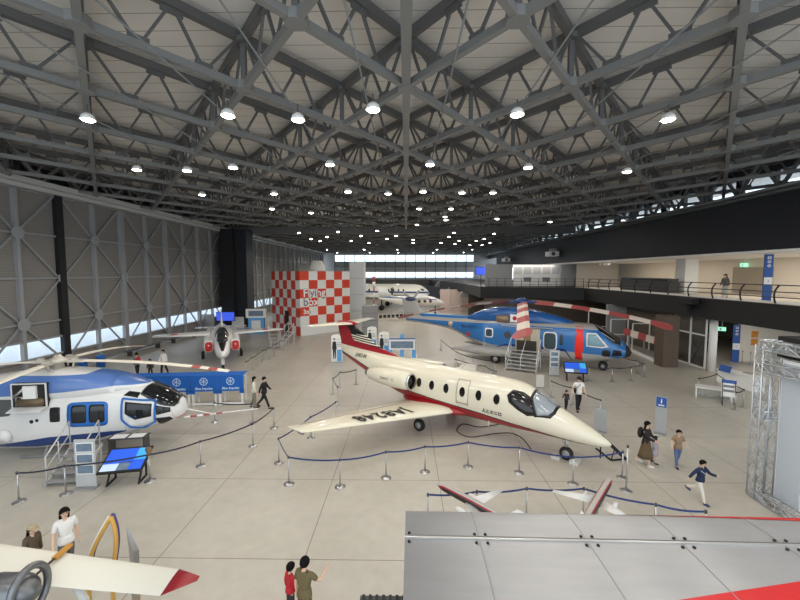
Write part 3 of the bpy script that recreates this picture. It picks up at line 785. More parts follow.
# open cabin door: pale interior recess and rail
dr = hb_.patch([(6.25, .95), (8.15, .95), (8.15, 3.0), (6.25, 3.0)], .012, -1).build('cabin_doorway', mat('pale_cabin_lining', rgb(196, 184, 166), .7), heli)
hb_.patch([(6.5, .98), (8.05, .98), (8.05, 2.0), (6.5, 2.0)], .02, -1).build('doorway_shade', mat('painted_cabin_shade', rgb(58, 54, 50), .8), dr)  # dark patch paints the shade inside the doorway onto the skin
hb_.patch([(6.95, 2.0), (7.5, 2.0), (7.5, 2.6), (6.95, 2.6)], .024, -1).build('seat_back', mat('tan_cabin_seat', rgb(150, 126, 96), .8), dr)
MB().box((-7.3, -1.46, 3.1), (4.0, .06, .07)).build('door_rail', M['heli_grey'], heli)
# engine deck and cowling
cow = Body([(3.6, 3.3, .1, .08, .2, 2), (4.4, 3.4, .62, .34, .3, 2.4), (5.6, 3.5, .95, .58, .4, 2.6), (7.2, 3.6, 1.08, .82, .5, 2.7), (9.2, 3.62, 1.05, .95, .5, 2.6), (10.6, 3.6, .95, .82, .5, 2.4), (11.8, 3.5, .72, .52, .4, 2.2), (12.6, 3.4, .42, .22, .3, 2)], 28)
cow.mesh(.12).build('engine_cowling', mat('deep_blue_cowling', rgb(32, 90, 158), .25, coat=.4), heli)
MB().box((-14.4, 0, 3.42), (5.6, .5, .3)).ell((-17.1, 0, 3.42), (.5, .24, .15)).build('tail_drive_cover', M['heli_blue'], heli)
MB().lathe([(.3, -8.75), (.34, -8.9), (.3, -9.7), (.26, -9.8)], (0, -1.05, 3.62), 16, 'X').build('exhaust_pipe', mat('scorched_metal', rgb(140, 122, 104), .5, .5), heli)
MB().box((-8.3, -1.16, 3.72), (.74, .05, .62)).build('flag_panel', M['win_white'], heli)
MB().lathe([(.17, -.006), (.17, .006)], (-8.3, -1.19, 3.72), 18, 'Y').build('flag_disc', mat('crimson_disc', rgb(190, 20, 40), .5), heli)
MB().lathe([(.02, -.006), (.25, 0), (.24, .01)], (-14.1, -.69, 2.82), 18, 'Y').build('round_emblem', mat('gold_emblem', rgb(216, 186, 150), .5), heli)
# tail fin, tail rotor
f = wing_mb([(-16.4, 0, 2.8, 2.7, .12), (-17.3, 0, 3.7, 2.0, .12), (-18.05, 0, 4.8, 1.5, .12), (-18.25, 0, 5.0, 1.2, .1)], True).build('tail_fin', M['heli_grey'], heli)
wing_mb([(-17.1, 0, 3.3, .34, .36), (-17.55, 0, 3.8, .3, .36), (-18.15, 0, 4.8, .3, .36)], True).build('fin_leading_edge', M['heli_blue'], f)
MB().ell((-18.6, 0, 4.9), (.6, .24, .22)).build('tail_gearbox', mat('deep_blue_grey', rgb(60, 74, 100), .4), heli)
tr = MB().lathe([(.16, .0), (.16, .3), (.05, .34)], (-18.65, .2, 4.75), 14, 'Y').build('tail_rotor_hub', M['dgrey'], heli)
for k in range(4):
    a = R(52 + 90 * k)
    MB().bar((-18.65 + .15 * math.cos(a), .45, 4.75 + .15 * math.sin(a)), (-18.65 + 1.25 * math.cos(a), .45, 4.75 + 1.25 * math.sin(a)), .22, .04, up=(0, 1, 0)).build('tail_blade', M['heli_grey'], tr)
wing_mb([(-17.9, .15, 3.45, 1.0, .1), (-18.2, 2.4, 3.5, .8, .08)]).build('stabiliser', M['heli_grey'], heli)
# sponsons and gear
for sd in (-1, 1):
    sp = Body([(8.1, .95, .06, .05, .05, 2), (8.4, .95, .36, .28, .28, 2.2), (9.2, .95, .52, .36, .36, 2.4), (11, .95, .52, .34, .34, 2.4), (12.6, .92, .36, .18, .22, 2.2), (13.6, .85, .16, .05, .05, 2)], 18).mesh(.2)
    sp.v = [(x, y * 1.3 + sd * 1.75, z) for x, y, z in sp.v]
    sp.build('sponson', M['heli_grey'], heli)
    g = MB().tube([(-9.6, sd * 1.9, .4), (-9.6, sd * 1.8, .9)], .07, 10).build('main_gear', M['chrome'], heli)
    MB().lathe([(.2, -.15), (.34, -.15), (.4, -.08), (.4, .08), (.34, .15), (.2, .15)], (-9.6, sd * 2.0, .4), 20, 'Y').build('tyre', M['rubber'], g)
    MB().lathe([(.02, -.17), (.2, -.155), (.2, .155), (.02, .17)], (-9.6, sd * 2.0, .4), 14, 'Y').build('hub', M['chrome'], g)
g = MB().tube([(-1.83, 0, .33), (-1.8, 0, 1.2)], .08, 10).bar((-1.8, 0, .5), (-1.0, 0, 1.2), .05).build('nose_gear', M['dgrey'], heli)
for sd in (-1, 1):
    MB().lathe([(.16, -.1), (.3, -.1), (.33, -.05), (.33, .05), (.3, .1), (.16, .1)], (-1.83, sd * .24, .33), 20, 'Y').build('tyre', M['rubber'], g)
    MB().lathe([(.02, -.11), (.14, -.1), (.14, .1), (.02, .11)], (-1.83, sd * .24, .33), 14, 'Y').build('hub', M['grey'], g)
# rotor head and five drooping blades with curved paddle tips
hubc = Vector((-8.0, 0, 5.02))
hd = MB().lathe([(.2, -.75), (.24, -.1), (.5, -.05), (.55, .1), (.36, .26), (.16, .32)], hubc, 18).build('rotor_head', mat('deep_blue_hub', rgb(36, 70, 128), .4), heli)
for k in range(5):
    a = R(-5.2 + 72 * k)
    d = Vector((math.cos(a), math.sin(a), 0)); n = Vector((-d.y, d.x, 0))
    MB().bar(hubc + d * .35, hubc + d * 1.2, .3, .16).build('blade_grip', mat('deep_blue_hub', rgb(36, 70, 128), .4), hd)
    L = 10.4; hw = .38
    def sect(t):
        rr = 1.1 + (L - 1.1) * t
        z = -.01 * rr - .0117 * rr * rr
        w = hw
        sh = 0
        if t > .86: w = hw * (1 + .55 * math.sin((t - .86) / .14 * PI * .8)); sh = .12 * (t - .86) / .14
        if t > .97: w *= .75
        p = hubc + d * rr + Vector((0, 0, z)) - n * sh
        return [p + n * w + Vector((0, 0, .3 * w)), p + n * w * .4 + Vector((0, 0, .05 + .12 * w)), p - n * w - Vector((0, 0, .3 * w)), p + n * w * .4 - Vector((0, 0, .03 - .12 * w))]
    cuts = [0, .16, .3, .44, .58, .72, .86, 1.0]
    mb = MB()
    for i in range(7):
        t0, t1 = cuts[i], cuts[i + 1]
        mb.cur = (i + 1) % 2
        n0 = len(mb.f)
        mb.loft([sect(t0 + (t1 - t0) * j / 4) for j in range(5)], i in (0, 6), False)
        mb.mi[n0:] = [mb.cur] * (len(mb.f) - n0)
    mb.build('rotor_blade', [M['blade_white'], M['blade_red']] if k not in (1, 2) else [mat('tan_blade', rgb(150, 128, 108), .5), mat('tan_blade', rgb(150, 128, 108), .5)], heli)
# boarding stairs in front of the cabin door
def stairs(name, label, loc, rz, width, steps, rise, run, mats, rail=True, group=None):
    t = thing(name, label, 'stairs', loc, rz, group)
    for i in range(steps):
        MB().box((0, -run * (steps - i - .5), rise * (i + 1) - .02), (width, run * 1.05, .04)).build('tread', mats[0], t)
    for sd in (-1, 1):
        x = sd * width / 2
        MB().bar((x, -run * steps, .03), (x, 0, rise * steps), .04, .14).bar((x, -run * .3, 0), (x, -run * .3, rise * (steps - .3)), .05).build('stringer', mats[1], t)
        if rail:
            MB().tube([(x, -run * (steps - .3), rise * .7), (x, -run * (steps - .3), rise * .7 + .85), (x, -.1, rise * steps + .9), (x, -.1, rise * steps)], .025, 8).tube([(x, -run * (steps - .3), rise * .7 + .45), (x, -.1, rise * steps + .45)], .018, 6).tube([(x, -run * steps * .5, rise * steps * .5), (x, -run * steps * .5, rise * steps * .5 + .85)], .02, 6).build('handrail', mats[2], t)
    return t
dirh = R(-28.8)
doorp = Vector((15.57, 26.53, 0)) + Matrix.Rotation(dirh, 3, 'Z') @ Vector((-7.2 * .93, -1.9 * .93, 0))
stm = [mat('pale_stair_tread', rgb(176, 178, 178), .5), mat('white_stair_frame', rgb(226, 226, 226), .4), mat('white_stair_frame', rgb(226, 226, 226), .4)]
bs = stairs('boarding_stairs', 'white boarding stairs leading up to the open door of the blue helicopter', doorp, dirh, 2.1, 6, .2, .3, stm)
MB().tube([(0, -1.75, .1), (0, -1.75, .95), (0, -.1, 2.0)], .025, 8).build('handrail', stm[2], bs)
# ============================================================ white and blue helicopter by the hangar doors
WHT = rgb(222, 222, 220); NAVY = rgb(28, 58, 120); SKY = rgb(88, 122, 184)
M['heli_white'] = mat('white_aircraft_paint', WHT, .28, coat=.4)
h2 = thing('civil_helicopter', 'white and blue helicopter with open engine bay beside the hangar doors', 'helicopter', (-8.9, 15.2, 0), R(8))
b2 = Body([(0, 1.45, .05, .05, .05, 2), (.12, 1.45, .32, .36, .32, 2), (.5, 1.47, .66, .66, .5, 2.1), (1.0, 1.48, .85, .92, .62, 2.3), (1.5, 1.45, .93, 1.08, .68, 2.5), (2.2, 1.35, .95, 1.2, .82, 2.8), (3.5, 1.3, .96, 1.2, .96, 3), (5.5, 1.3, .96, 1.2, 1.05, 3), (7, 1.45, .86, 1.05, 1.05, 2.6), (9, 1.95, .42, .5, .6, 2.2), (11.5, 2.2, .26, .3, .35, 2), (13, 2.3, .18, .26, .26, 2)], 36)
b2.mesh(.1).build('fuselage', livery('white_helicopter_livery', WHT, [(NAVY, [(0, 3), (1.75, 3), (1.85, .9), (3, .62), (5, .42), (7, .5), (13, 2)], [(0, 3), (1.75, 3), (1.85, .94), (2.4, .95), (4.5, .84), (6.2, .6), (13, 2)]), (rgb(200, 60, 60), [(0, 1.2), (.3, 1.12), (.6, 3), (13, 3)], [(0, 1.24), (.3, 1.17), (.6, 3), (13, 3)])]), h2)
c2 = Body([(1.2, 2.44, .1, .05, .1, 2), (1.7, 2.48, .46, .22, .2, 2.2), (2.4, 2.52, .7, .42, .3, 2.4), (3.3, 2.55, .82, .56, .5, 2.6), (4.6, 2.55, .86, .66, .6, 2.6), (6.2, 2.5, .78, .6, .6, 2.5), (8, 2.4, .5, .4, .4, 2.2), (9.5, 2.35, .2, .12, .2, 2)], 28)
c2.mesh(.1).build('engine_cowling', livery('cowling_livery', WHT, [(SKY, [(1, 2.52), (2.3, 2.62), (4, 2.48), (9.5, 2.2)], [(1, 3.2), (2.9, 3.2), (3.4, 3.06), (5.5, 3.08), (6.2, 2.98), (9.5, 2.9)])]), h2)
M['strong_blue'] = mat('strong_blue_trim', rgb(38, 108, 190), .4)
fr = b2.patch(oval(3.12, 1.64, .7, .45, 20, 7), .014).build('cabin_window', M['strong_blue'], h2)
for a, b_ in ((3.42, .26), (2.8, .27)):
    b2.patch(oval(a, 1.66, b_, .33, 16, 7), .024).build('glass_pane', M['glass_dark'], fr)
b2.patch(oval(4.22, 1.68, .17, .27, 12, 8), .014).build('small_window', M['glass_dark'], h2)
b2.patch(oval(5.98, 2.0, .3, .32, 12, 5), .014).build('rear_window', mat('grey_window', rgb(90, 92, 92), .2), h2)
door = [(1.95, 2.16), (.84, 2.0), (.86, 1.2), (1.3, .95), (1.7, 1.08), (1.95, 1.4)]
dr = b2.patch(door, .012).build('cockpit_door', M['heli_white'], h2)
b2.outline_tube(door, .028, .016).build('door_trim', M['strong_blue'], dr)
b2.patch([(1.84, 2.04), (.95, 1.9), (.96, 1.44), (1.5, 1.36), (1.84, 1.6)], .02).build('door_window', M['glass_dark'], dr)
for sd in (-1, 1):
    q = (lambda a: a if sd > 0 else 180 - a)
    b2.patch([(.82, 1.82), (.4, 1.66), (.38, 1.5), (.8, 1.46)], .014, sd).build('nose_window', M['glass_dark'], h2)
    b2.patch([(.82, 1.34), (.42, 1.3), (.36, 1.16), (.8, .94)], .014, sd).build('chin_window', M['glass_dark'], h2)
    ws = b2.patch([(1.36, q(46)), (.7, q(26)), (.3, q(24)), (.2, q(40)), (.2, q(88)), (1.25, q(88))], .014, ang=True).build('windscreen', M['glass_dark'], h2)
    b2.outline_tube([(1.36, q(46)), (.7, q(26)), (.3, q(24)), (.2, q(40)), (.2, q(88)), (1.25, q(88))], .02, .018, ang=True).build('windscreen_frame', M['dgrey'], ws)
    b2.patch([(1.95, q(42)), (1.45, q(36)), (1.4, q(50)), (1.8, q(54))], .016, ang=True).build('roof_window', M['glass_dark'], h2)
# open engine bay
bay = MB().box((-5.0, -.84, 2.44), (1.12, .3, .88)).build('engine_bay', mat('dark_bay_lining', rgb(34, 32, 30), .8), h2)
fb = MB()
for a, b_ in (((-5.56, 2.0), (-4.44, 2.0)), ((-5.56, 2.88), (-4.44, 2.88)), ((-5.56, 2.0), (-5.56, 2.88)), ((-4.44, 2.0), (-4.44, 2.88))):
    fb.bar((a[0], -.99, a[1]), (b_[0], -.99, b_[1]), .04)
fb.build('bay_frame', M['heli_white'], bay)
MB().box((-4.93, -1.0, 2.58), (.42, .16, .46)).build('equipment_box', M['white'], bay)
MB().tube([(-5.5, -1.0, 2.4), (-5.3, -1.05, 2.55), (-5.1, -1.02, 2.75)], .05, 8).tube([(-5.4, -1.02, 2.1), (-5.4, -1.02, 2.4), (-5.2, -1.02, 2.4), (-5.2, -1.02, 2.1)], .035, 8).build('engine_pipe', M['chrome'], bay)
MB().lathe([(.1, -5.4), (.16, -5.3), (.16, -4.6), (.1, -4.5)], (0, -.98, 2.2), 14, 'X').build('engine_casing', mat('dull_bronze', rgb(112, 98, 78), .5, .6), bay)
MB().prism([(0, 0), (1.1, 0), (1.1, .34), (0, .34)], (-5.55, -.98, 2.0), (1, 0, 0), (0, -.96, -.26), (0, 0, .03)).build('fold_down_panel', M['heli_white'], bay)
MB().lathe([(.02, 0), (.07, .0), (.06, .03)], (-5.0, -.97, 1.46), 12, 'Y').lathe([(.02, 0), (.06, .0), (.05, .03)], (-4.82, -.97, 1.5), 12, 'Y').build('fuel_port', M['black'], h2)
MB().lathe([(.02, -.004), (.28, 0), (.27, .012)], (-5.95, -.98, .95), 20, 'Y').build('round_badge', M['white'], h2)
for s in (.35, .55):
    MB().box((-2.0 + s, -.99, 1.5), (.05, .03, .05)).build('door_latch', M['strong_blue'], h2)
# rotor
hc = Vector((-4.66, 0, 3.44))
hd = MB().lathe([(.2, -.35), (.18, 0), (.34, .02), (.34, .12), (.16, .2), (.1, .3)], hc, 16).build('rotor_head', mat('pale_rotor_metal', rgb(196, 190, 178), .4, .3), h2)
rings = []
for k in range(4):
    a = R(.6 + 90 * k); d = Vector((math.cos(a), math.sin(a), 0)); n = Vector((-d.y, d.x, 0))
    MB().bar(hc + d * .2 + Vector((0, 0, .05)), hc + d * .95 + Vector((0, 0, .04)), .16, .1).box(hc + d * .6 + Vector((0, 0, .12)), (.16, .16, .1)).tube([hc + d * .5 - Vector((0, 0, .25)), hc + d * .55], .03, 6).build('blade_grip', mat('pale_rotor_metal', rgb(196, 190, 178), .4, .3), hd)
    def sec2(t):
        rr = .9 + 5.4 * t; z = .05 - .0155 * rr * rr
        p = hc + d * rr + Vector((0, 0, z)); w = .2
        return [p + n * w, p + n * w * .4 + Vector((0, 0, .035)), p - n * w, p + n * w * .4 - Vector((0, 0, .02))]
    mb = MB(); cuts = [0, .74, .8, .86, .92, 1.0]
    for i in range(5):
        mb.cur = 1 if i in (1, 3) else 0
        n0 = len(mb.f); mb.loft([sec2(cuts[i] + (cuts[i + 1] - cuts[i]) * j / 4) for j in range(5)], i in (0, 4), False)
        mb.mi[n0:] = [mb.cur] * (len(mb.f) - n0)
    mb.build('rotor_blade', [mat('cream_blade_paint', rgb(236, 230, 216), .4), M['blade_red']], h2)
# nose booms
pa, pb = Vector((-.2, .1, 1.0)), Vector((2.55, .98, .93))
mb = MB()
for i in range(12):
    a, b_ = pa + (pb - pa) * (i / 12), pa + (pb - pa) * ((i + 1) / 12)
    mb.cur = 1 if i in (1, 3, 5) else 0
    n0 = len(mb.f); mb.tube([a, b_], .045 - .002 * i, 8); mb.mi[n0:] = [mb.cur] * (len(mb.f) - n0)
mb.build('nose_boom', [M['white'], M['blade_red']], h2)
MB().tube([(.0, -.05, 1.4), (.85, .25, 1.05)], .02, 6).build('side_probe', M['white'], h2)
# skid gear and tail
for sd in (-1, 1):
    g = MB().tube([(-2.3, sd * .75, .2), (-2.45, sd * .75, .09), (-2.7, sd * .75, .05), (-5.6, sd * .75, .05)], .05, 8)
    for x in (-2.9, -4.8): g.tube([(x, sd * .75, .05), (x, sd * .5, .5)], .045, 8)
    g.build('skid', M['grey'], h2)
wing_mb([(-11.6, 0, 2.2, 1.6, .2), (-12.4, 0, 3.9, 1.1, .16)], True).build('tail_fin', M['heli_white'], h2)
st3 = [mat('grey_step_tread', rgb(150, 150, 150), .5), mat('pale_step_frame', rgb(200, 200, 198), .4), mat('pale_step_frame', rgb(200, 200, 198), .4)]
stairs('access_steps', 'pale steps with handrails below the sliding window of the white helicopter', (-11.35, 13.15, 0), R(8), .95, 5, .16, .26, st3)

# ============================================================ white jet trainer facing the camera
T = thing('jet_trainer', 'white jet trainer with red intake covers facing the camera by the doors', 'aircraft', (-11.99, 24.7, 0), R(-64))
tb = Body([(0, 1.5, .04, .04, .04, 2), (.3, 1.48, .2, .2, .2, 2), (1.2, 1.5, .42, .42, .42, 2.1), (2.4, 1.55, .52, .56, .56, 2.1), (4.2, 1.65, .58, .62, .6, 2.2), (6.5, 1.75, .8, .62, .68, 2.4), (9, 1.8, .8, .55, .62, 2.2), (11, 1.9, .5, .4, .42, 2), (12.6, 1.95, .25, .22, .22, 2)], 28)
tb.mesh(.14).build('fuselage', mat('white_trainer_paint', rgb(238, 238, 236), .28, coat=.4), T)
tw = mat('white_trainer_paint', WHT)
can = Body([(1.9, 2.06, .06, .04, .1, 2), (2.4, 2.06, .3, .26, .16, 2.1), (3.4, 2.12, .4, .52, .2, 2.1), (4.8, 2.18, .42, .56, .2, 2.1), (6.2, 2.25, .3, .26, .2, 2)], 22)
cn = can.mesh(.12).build('canopy', mat('smoked_canopy_glass', rgb(44, 46, 48), .08), T)
mb = MB()
for s in (2.45, 4.1, 5.4):
    mb.tube([can.pt(s, a, .012) for a in range(0, 181, 15)], .03, 6)
mb.build('canopy_frame', M['frame_black'], cn)
tb.patch([(1.9, 62), (.45, 72), (.45, 108), (1.9, 118), (2.3, 118), (2.3, 62)], .01, ang=True).build('antiglare_panel', M['frame_black'], T)
for sd in (-1, 1):
    it = Body([(4.3, 1.42, .3, .42, .42, 3.4), (5.2, 1.45, .36, .46, .5, 3.2), (7.5, 1.55, .4, .48, .55, 2.6), (10, 1.7, .3, .4, .45, 2.2), (11.2, 1.75, .2, .3, .3, 2)], 22).mesh(.2)
    it.v = [(x, y + sd * .92, z) for x, y, z in it.v]
    e = it.build('engine_intake', tw, T)
    MB().prism(oval(0, 0, .25, .36, 18, 3.4), (-4.29, sd * .92, 1.42), (0, 1, 0), (0, 0, 1), (.06, 0, 0)).build('intake_cover', M['red'], e)
    MB().box((-4.22, sd * .92, 1.5), (.02, .1, .1)).build('cover_mark', M['white'], e)
    MB().prism([(-.3, 0), (.3, 0), (.26, .1), (-.26, .1)], (-4.9, sd * .92, .93), (0, 1, 0), (0, 0, 1), (-1.2, 0, 0)).build('intake_keel', M['strong_blue'], e)
    w = wing_mb([(-6.0, sd * .9, 2.02, 2.7, .11), (-8.15, sd * 4.97, 1.82, 1.15, .09), (-8.3, sd * 5.02, 1.82, .9, .05)]).build('wing', tw, T)
    MB().lathe([(.02, .0), (.3, .0), (.29, .012)], (-7.75, sd * 3.4, 2.0), 18).build('red_roundel', M['red'], w)

    wing_mb([(-11.0, sd * .3, 1.95, 1.3, .09), (-12.4, sd * 2.2, 1.8, .7, .07)]).build('tailplane', tw, T)
    g = MB().tube([(-6.9, sd * 1.25, .3), (-6.9, sd * 1.05, 1.2)], .06, 8).build('main_gear', tw, T)
    MB().lathe([(.16, -.11), (.28, -.11), (.33, -.05), (.33, .05), (.28, .11), (.16, .11)], (-6.9, sd * 1.42, .33), 18, 'Y').build('tyre', M['rubber'], g)
    MB().lathe([(.02, -.12), (.16, -.115), (.16, .115), (.02, .12)], (-6.9, sd * 1.42, .33), 14, 'Y').build('hub', M['grey'], g)
wing_mb([(-9.4, 0, 2.2, 2.9, .09), (-10.8, 0, 2.9, 1.8, .08), (-11.6, 0, 3.5, 1.1, .08)], True).build('tail_fin', tw, T)
g = MB().tube([(-1.75, 0, .3), (-1.7, 0, 1.2)], .07, 8).box((-1.72, 0, .75), (.1, .22, .4)).build('nose_gear', tw, T)
MB().lathe([(.14, -.09), (.22, -.09), (.27, -.04), (.27, .04), (.22, .09), (.14, .09)], (-1.75, 0, .27), 18, 'Y').build('tyre', M['rubber'], g)
MB().box((-1.75, .2, .1), (.6, .16, .2)).box((-1.75, -.2, .1), (.6, .16, .2)).build('wheel_chock', tw, g)

# ============================================================ white turboprop airliner and a twin at the far end
A = thing('turboprop_airliner', 'distant white turboprop airliner with blue window line near the end wall', 'aircraft', (4.6, 75, 0), R(-4))
ab = Body([(0, 3.0, .06, .06, .06, 2), (.5, 3.05, .6, .6, .6, 2), (1.6, 3.2, 1.15, 1.25, 1.15, 2), (3.5, 3.3, 1.44, 1.44, 1.44, 2), (17, 3.3, 1.44, 1.44, 1.44, 2), (22, 3.7, .7, .9, .7, 2), (26, 4.1, .1, .2, .1, 2)], 24)
ab.mesh(.5).build('fuselage', livery('airliner_livery', rgb(238, 236, 226), [(rgb(170, 172, 172), None, [(0, 2.6), (26, 3.2)]), (rgb(44, 74, 140), [(0, 3.0), (26, 3.3)], [(0, 3.3), (20, 3.55), (26, 3.5)])]), A)
ab.patch([(1.75, 3.9), (1.1, 3.75), (1.05, 3.45), (1.7, 3.6)], .02).build('cockpit_window', M['glass_dark'], A)
for i in range(14):
    ab.patch(oval(5 + i * .95, 3.62, .16, .22), .02).build('cabin_window', M['glass_dark'], A)
for sd in (-1, 1):
    wing_mb([(-8.6, sd * 1.2, 2.2, 3.6, .14), (-9.4, sd * 15, 3.2, 1.6, .1)]).build('wing', mat('pale_airliner_wing', rgb(206, 206, 200), .4), A)
    e = MB().lathe([(.1, -6.6), (.45, -7.0), (.6, -7.8), (.5, -11), (.2, -12.5)], (0, sd * 4.6, 2.7), 16, 'X').build('engine_nacelle', mat('pale_airliner_wing', rgb(206, 206, 200), .4), A)
    for k in range(4):
        a = R(45 + 90 * k); MB().bar((-6.85, sd * 4.6, 2.7), (-6.85, sd * 4.6 + 2.1 * math.cos(a), 2.7 + 2.1 * math.sin(a)), .25, .06).build('propeller_blade', M['dgrey'], e)
    MB().lathe([(.1, -.2), (.5, -.2), (.5, .2), (.1, .2)], (-8.8, sd * 4.6, .5), 16, 'Y').tube([(-8.8, sd * 4.6, .5), (-8.8, sd * 4.6, 2.4)], .12, 8).build('main_gear', M['black'], A)
MB().lathe([(.1, -.15), (.38, -.15), (.38, .15), (.1, .15)], (-2.4, 0, .38), 16, 'Y').tube([(-2.4, 0, .38), (-2.4, 0, 2.1)], .1, 8).build('nose_gear', M['black'], A)
wing_mb([(-20.5, 0, 4.2, 5, .1), (-24, 0, 8.6, 2.4, .1)], True).build('tail_fin', M['heli_white'], A)
B = thing('twin_turboprop', 'small distant white twin with square dark windows behind the blue helicopter tail', 'aircraft', (6.4, 63, 0), R(-3))
bb = Body([(0, 1.9, .05, .05, .05, 2), (.8, 2.0, .5, .5, .45, 2), (2.2, 2.2, .8, .85, .7, 2.2), (6.5, 2.25, .85, .88, .8, 2.3), (9, 2.5, .4, .5, .4, 2), (11, 2.7, .1, .15, .1, 2)], 22)
bb.mesh(.25).build('fuselage', livery('twin_livery', rgb(236, 232, 226), [(rgb(60, 100, 160), [(0, 2.5), (11, 2.85)], [(0, 2.62), (11, 3.05)])]), B)
for i in range(5): bb.patch(oval(2.4 + i * .9, 2.35, .22, .24, 14, 4), .02).build('cabin_window', mat('maroon_window', rgb(92, 40, 40), .3), B)
for sd in (-1, 1):
    wing_mb([(-4.2, sd * .6, 3.05, 1.7, .12), (-4.4, sd * 5.6, 3.1, 1.2, .1)]).build('wing', M['heli_white'], B)
    MB().lathe([(.05, -2.6), (.3, -3.1), (.4, -4), (.2, -6.4)], (0, sd * 2.3, 2.95), 14, 'X').build('engine_nacelle', M['heli_white'], B)
    MB().lathe([(.05, -.1), (.28, -.1), (.28, .1), (.05, .1)], (-6, sd * .9, .28), 14, 'Y').tube([(-6, sd * .9, .3), (-6, sd * .6, 1.6)], .08, 8).build('main_gear', M['black'], B)
MB().lathe([(.05, -.1), (.24, -.1), (.24, .1), (.05, .1)], (-1.6, 0, .24), 14, 'Y').tube([(-1.6, 0, .3), (-1.6, 0, 1.6)], .07, 8).build('nose_gear', M['black'], B)
wing_mb([(-8.4, 0, 2.6, 2.4, .1), (-10, 0, 4.6, 1.2, .1)], True).build('tail_fin', M['heli_white'], B)

# ============================================================ silver wing close below the viewpoint
def silver_mat():
    m = bpy.data.materials.new('brushed_aluminium_skin'); m.use_nodes = True
    nt = m.node_tree; b = nt.nodes['Principled BSDF']; b.inputs['Roughness'].default_value = .45; b.inputs['Metallic'].default_value = .45
    tc = N(nt, 'ShaderNodeTexCoord'); n = N(nt, 'ShaderNodeTexNoise'); n.inputs['Scale'].default_value = 2.2
    mp = N(nt, 'ShaderNodeMapping'); mp.inputs['Scale'].default_value = (1, 4, 1); nt.links.new(tc.outputs['Object'], mp.inputs['Vector']); nt.links.new(mp.outputs['Vector'], n.inputs['Vector'])
    mx = N(nt, 'ShaderNodeMix', data_type='RGBA'); nt.links.new(n.outputs['Fac'], mx.inputs['Factor'])
    mx.inputs['A'].default_value = (*rgb(164, 164, 166), 1); mx.inputs['B'].default_value = (*rgb(180, 180, 181), 1)
    nt.links.new(mx.outputs['Result'], b.inputs['Base Color']); return m
SW = thing('silver_aircraft_wing', 'silver riveted aircraft wing with red patches close below the viewpoint', 'aircraft wing', (-.062, -.02, 0), R(-.9))
def wz(y):      # upper skin height along the chord, leading edge at y = 3.92
    t = max(0, (3.92 - y)) / 3.4
    return 4.385 + .34 * math.sqrt(min(1, t)) - .34 * t
def skin(x0, x1, ya, yb, n=14, off=0.0, sk=0.0):
    rows = [ya + (yb - ya) * (i / n) ** 1.0 for i in range(n + 1)]
    mb = MB(); top = [[Vector((x, y, wz(y) + off)) for y in rows] for x in (x0, x1)]
    bot = [[Vector((x, y, wz(y) + off - .014)) for y in rows] for x in (x0, x1)]
    ring = [top[0] + bot[0][::-1], top[1] + bot[1][::-1]]
    return mb.loft(ring, True, True)
sil = silver_mat()
edges = [.0, .68, 1.66, 2.5, 3.4, 4.4, 5.4]
rows = [3.92 - 3.3 * (i / 24) ** 1.6 for i in range(25)]
prof = [Vector((0, y, wz(y))) for y in rows] + [Vector((0, y, 4.385 - .14 * math.sqrt(max(0, (3.92 - y) / 3.4)))) for y in rows[::-1][:-1]]
MB().loft([[p + Vector((x, 0, 0)) for p in prof] for x in (0.0, 5.4)]).build('wing_skin', sil, SW)
for x in edges[1:-1]:
    sm_ = MB()
    for i in range(24): sm_.bar((x, rows[i], wz(rows[i]) + .002), (x, rows[i + 1], wz(rows[i + 1]) + .002), .007, .006)
    sm_.build('skin_seam', mat('soft_seam', rgb(150, 149, 148), .6), SW)
def on_wing(px, py):
    z = 4.5
    for _ in range(30): z = .5 * z + .5 * wz(at(px, py, z=z).y)
    return at(px, py, z=z)
yj = on_wing(600, 538).y
MB().bar((0.0, yj, wz(yj) + .004), (5.4, yj, wz(yj) + .004), .022, .014).build('joint_strip', mat('bright_joint_strip', rgb(200, 200, 198), .35, .6), SW)
MB().bar((0.0, yj + .022, wz(yj) + .005), (5.4, yj + .022, wz(yj) + .005), .006, .014).build('joint_seam', mat('dark_seam', rgb(120, 118, 116), .6), SW)  # thin darker line along the far side of the joint strip
for x in edges[:-1]:
    for dx in (.04,) if x == 0 else (-.05, .05):
        for dy in (-.06, .06):
            MB().lathe([(.014, 0), (.014, .012), (.003, .016)], (x + dx + (.06 if x else 0) * .3, yj + dy, wz(yj + dy)), 10).build('access_screw', M['black'], SW)

# red paint patches lying on the skin
def skin_poly(pts, off, name, m):
    vs, fs = [], []
    n = 24
    (xa0, xb0), (ya0, yb0) = pts[0], pts[1]
    mb = MB()
    ring = []
    return mb
def red_strip(f0, f1, x0, x1, name):
    """band between chord lines y = f0(x) and y = f1(x)"""
    mb = MB(); nx, ny = 16, 6; vs = []
    for i in range(nx + 1):
        x = x0 + (x1 - x0) * i / nx
        for j in range(ny + 1):
            y = f0(x) + (f1(x) - f0(x)) * j / ny; vs.append((x, y, wz(y) + .004))
    fs = [(i * (ny + 1) + j, i * (ny + 1) + j + 1, (i + 1) * (ny + 1) + j + 1, (i + 1) * (ny + 1) + j) for i in range(nx) for j in range(ny)]
    mb.add(vs, fs, True); return mb.build(name, mat('bright_red_wing_paint', rgb(204, 36, 40), .35), SW)
pA, pB = on_wing(690, 600), on_wing(800, 581)
sl = (pB.y - pA.y) / (pB.x - pA.x)
red_strip(lambda x: pA.y + .06 + sl * (x - pA.x) - .55, lambda x: pA.y + .06 + sl * (x - pA.x), pA.x - .7, 5.3, 'red_patch')
red_strip(lambda x: 3.915 - .12 * max(0, (x - 2.1)) / 2.2, lambda x: 3.918, 2.1, 5.3, 'red_leading_edge')
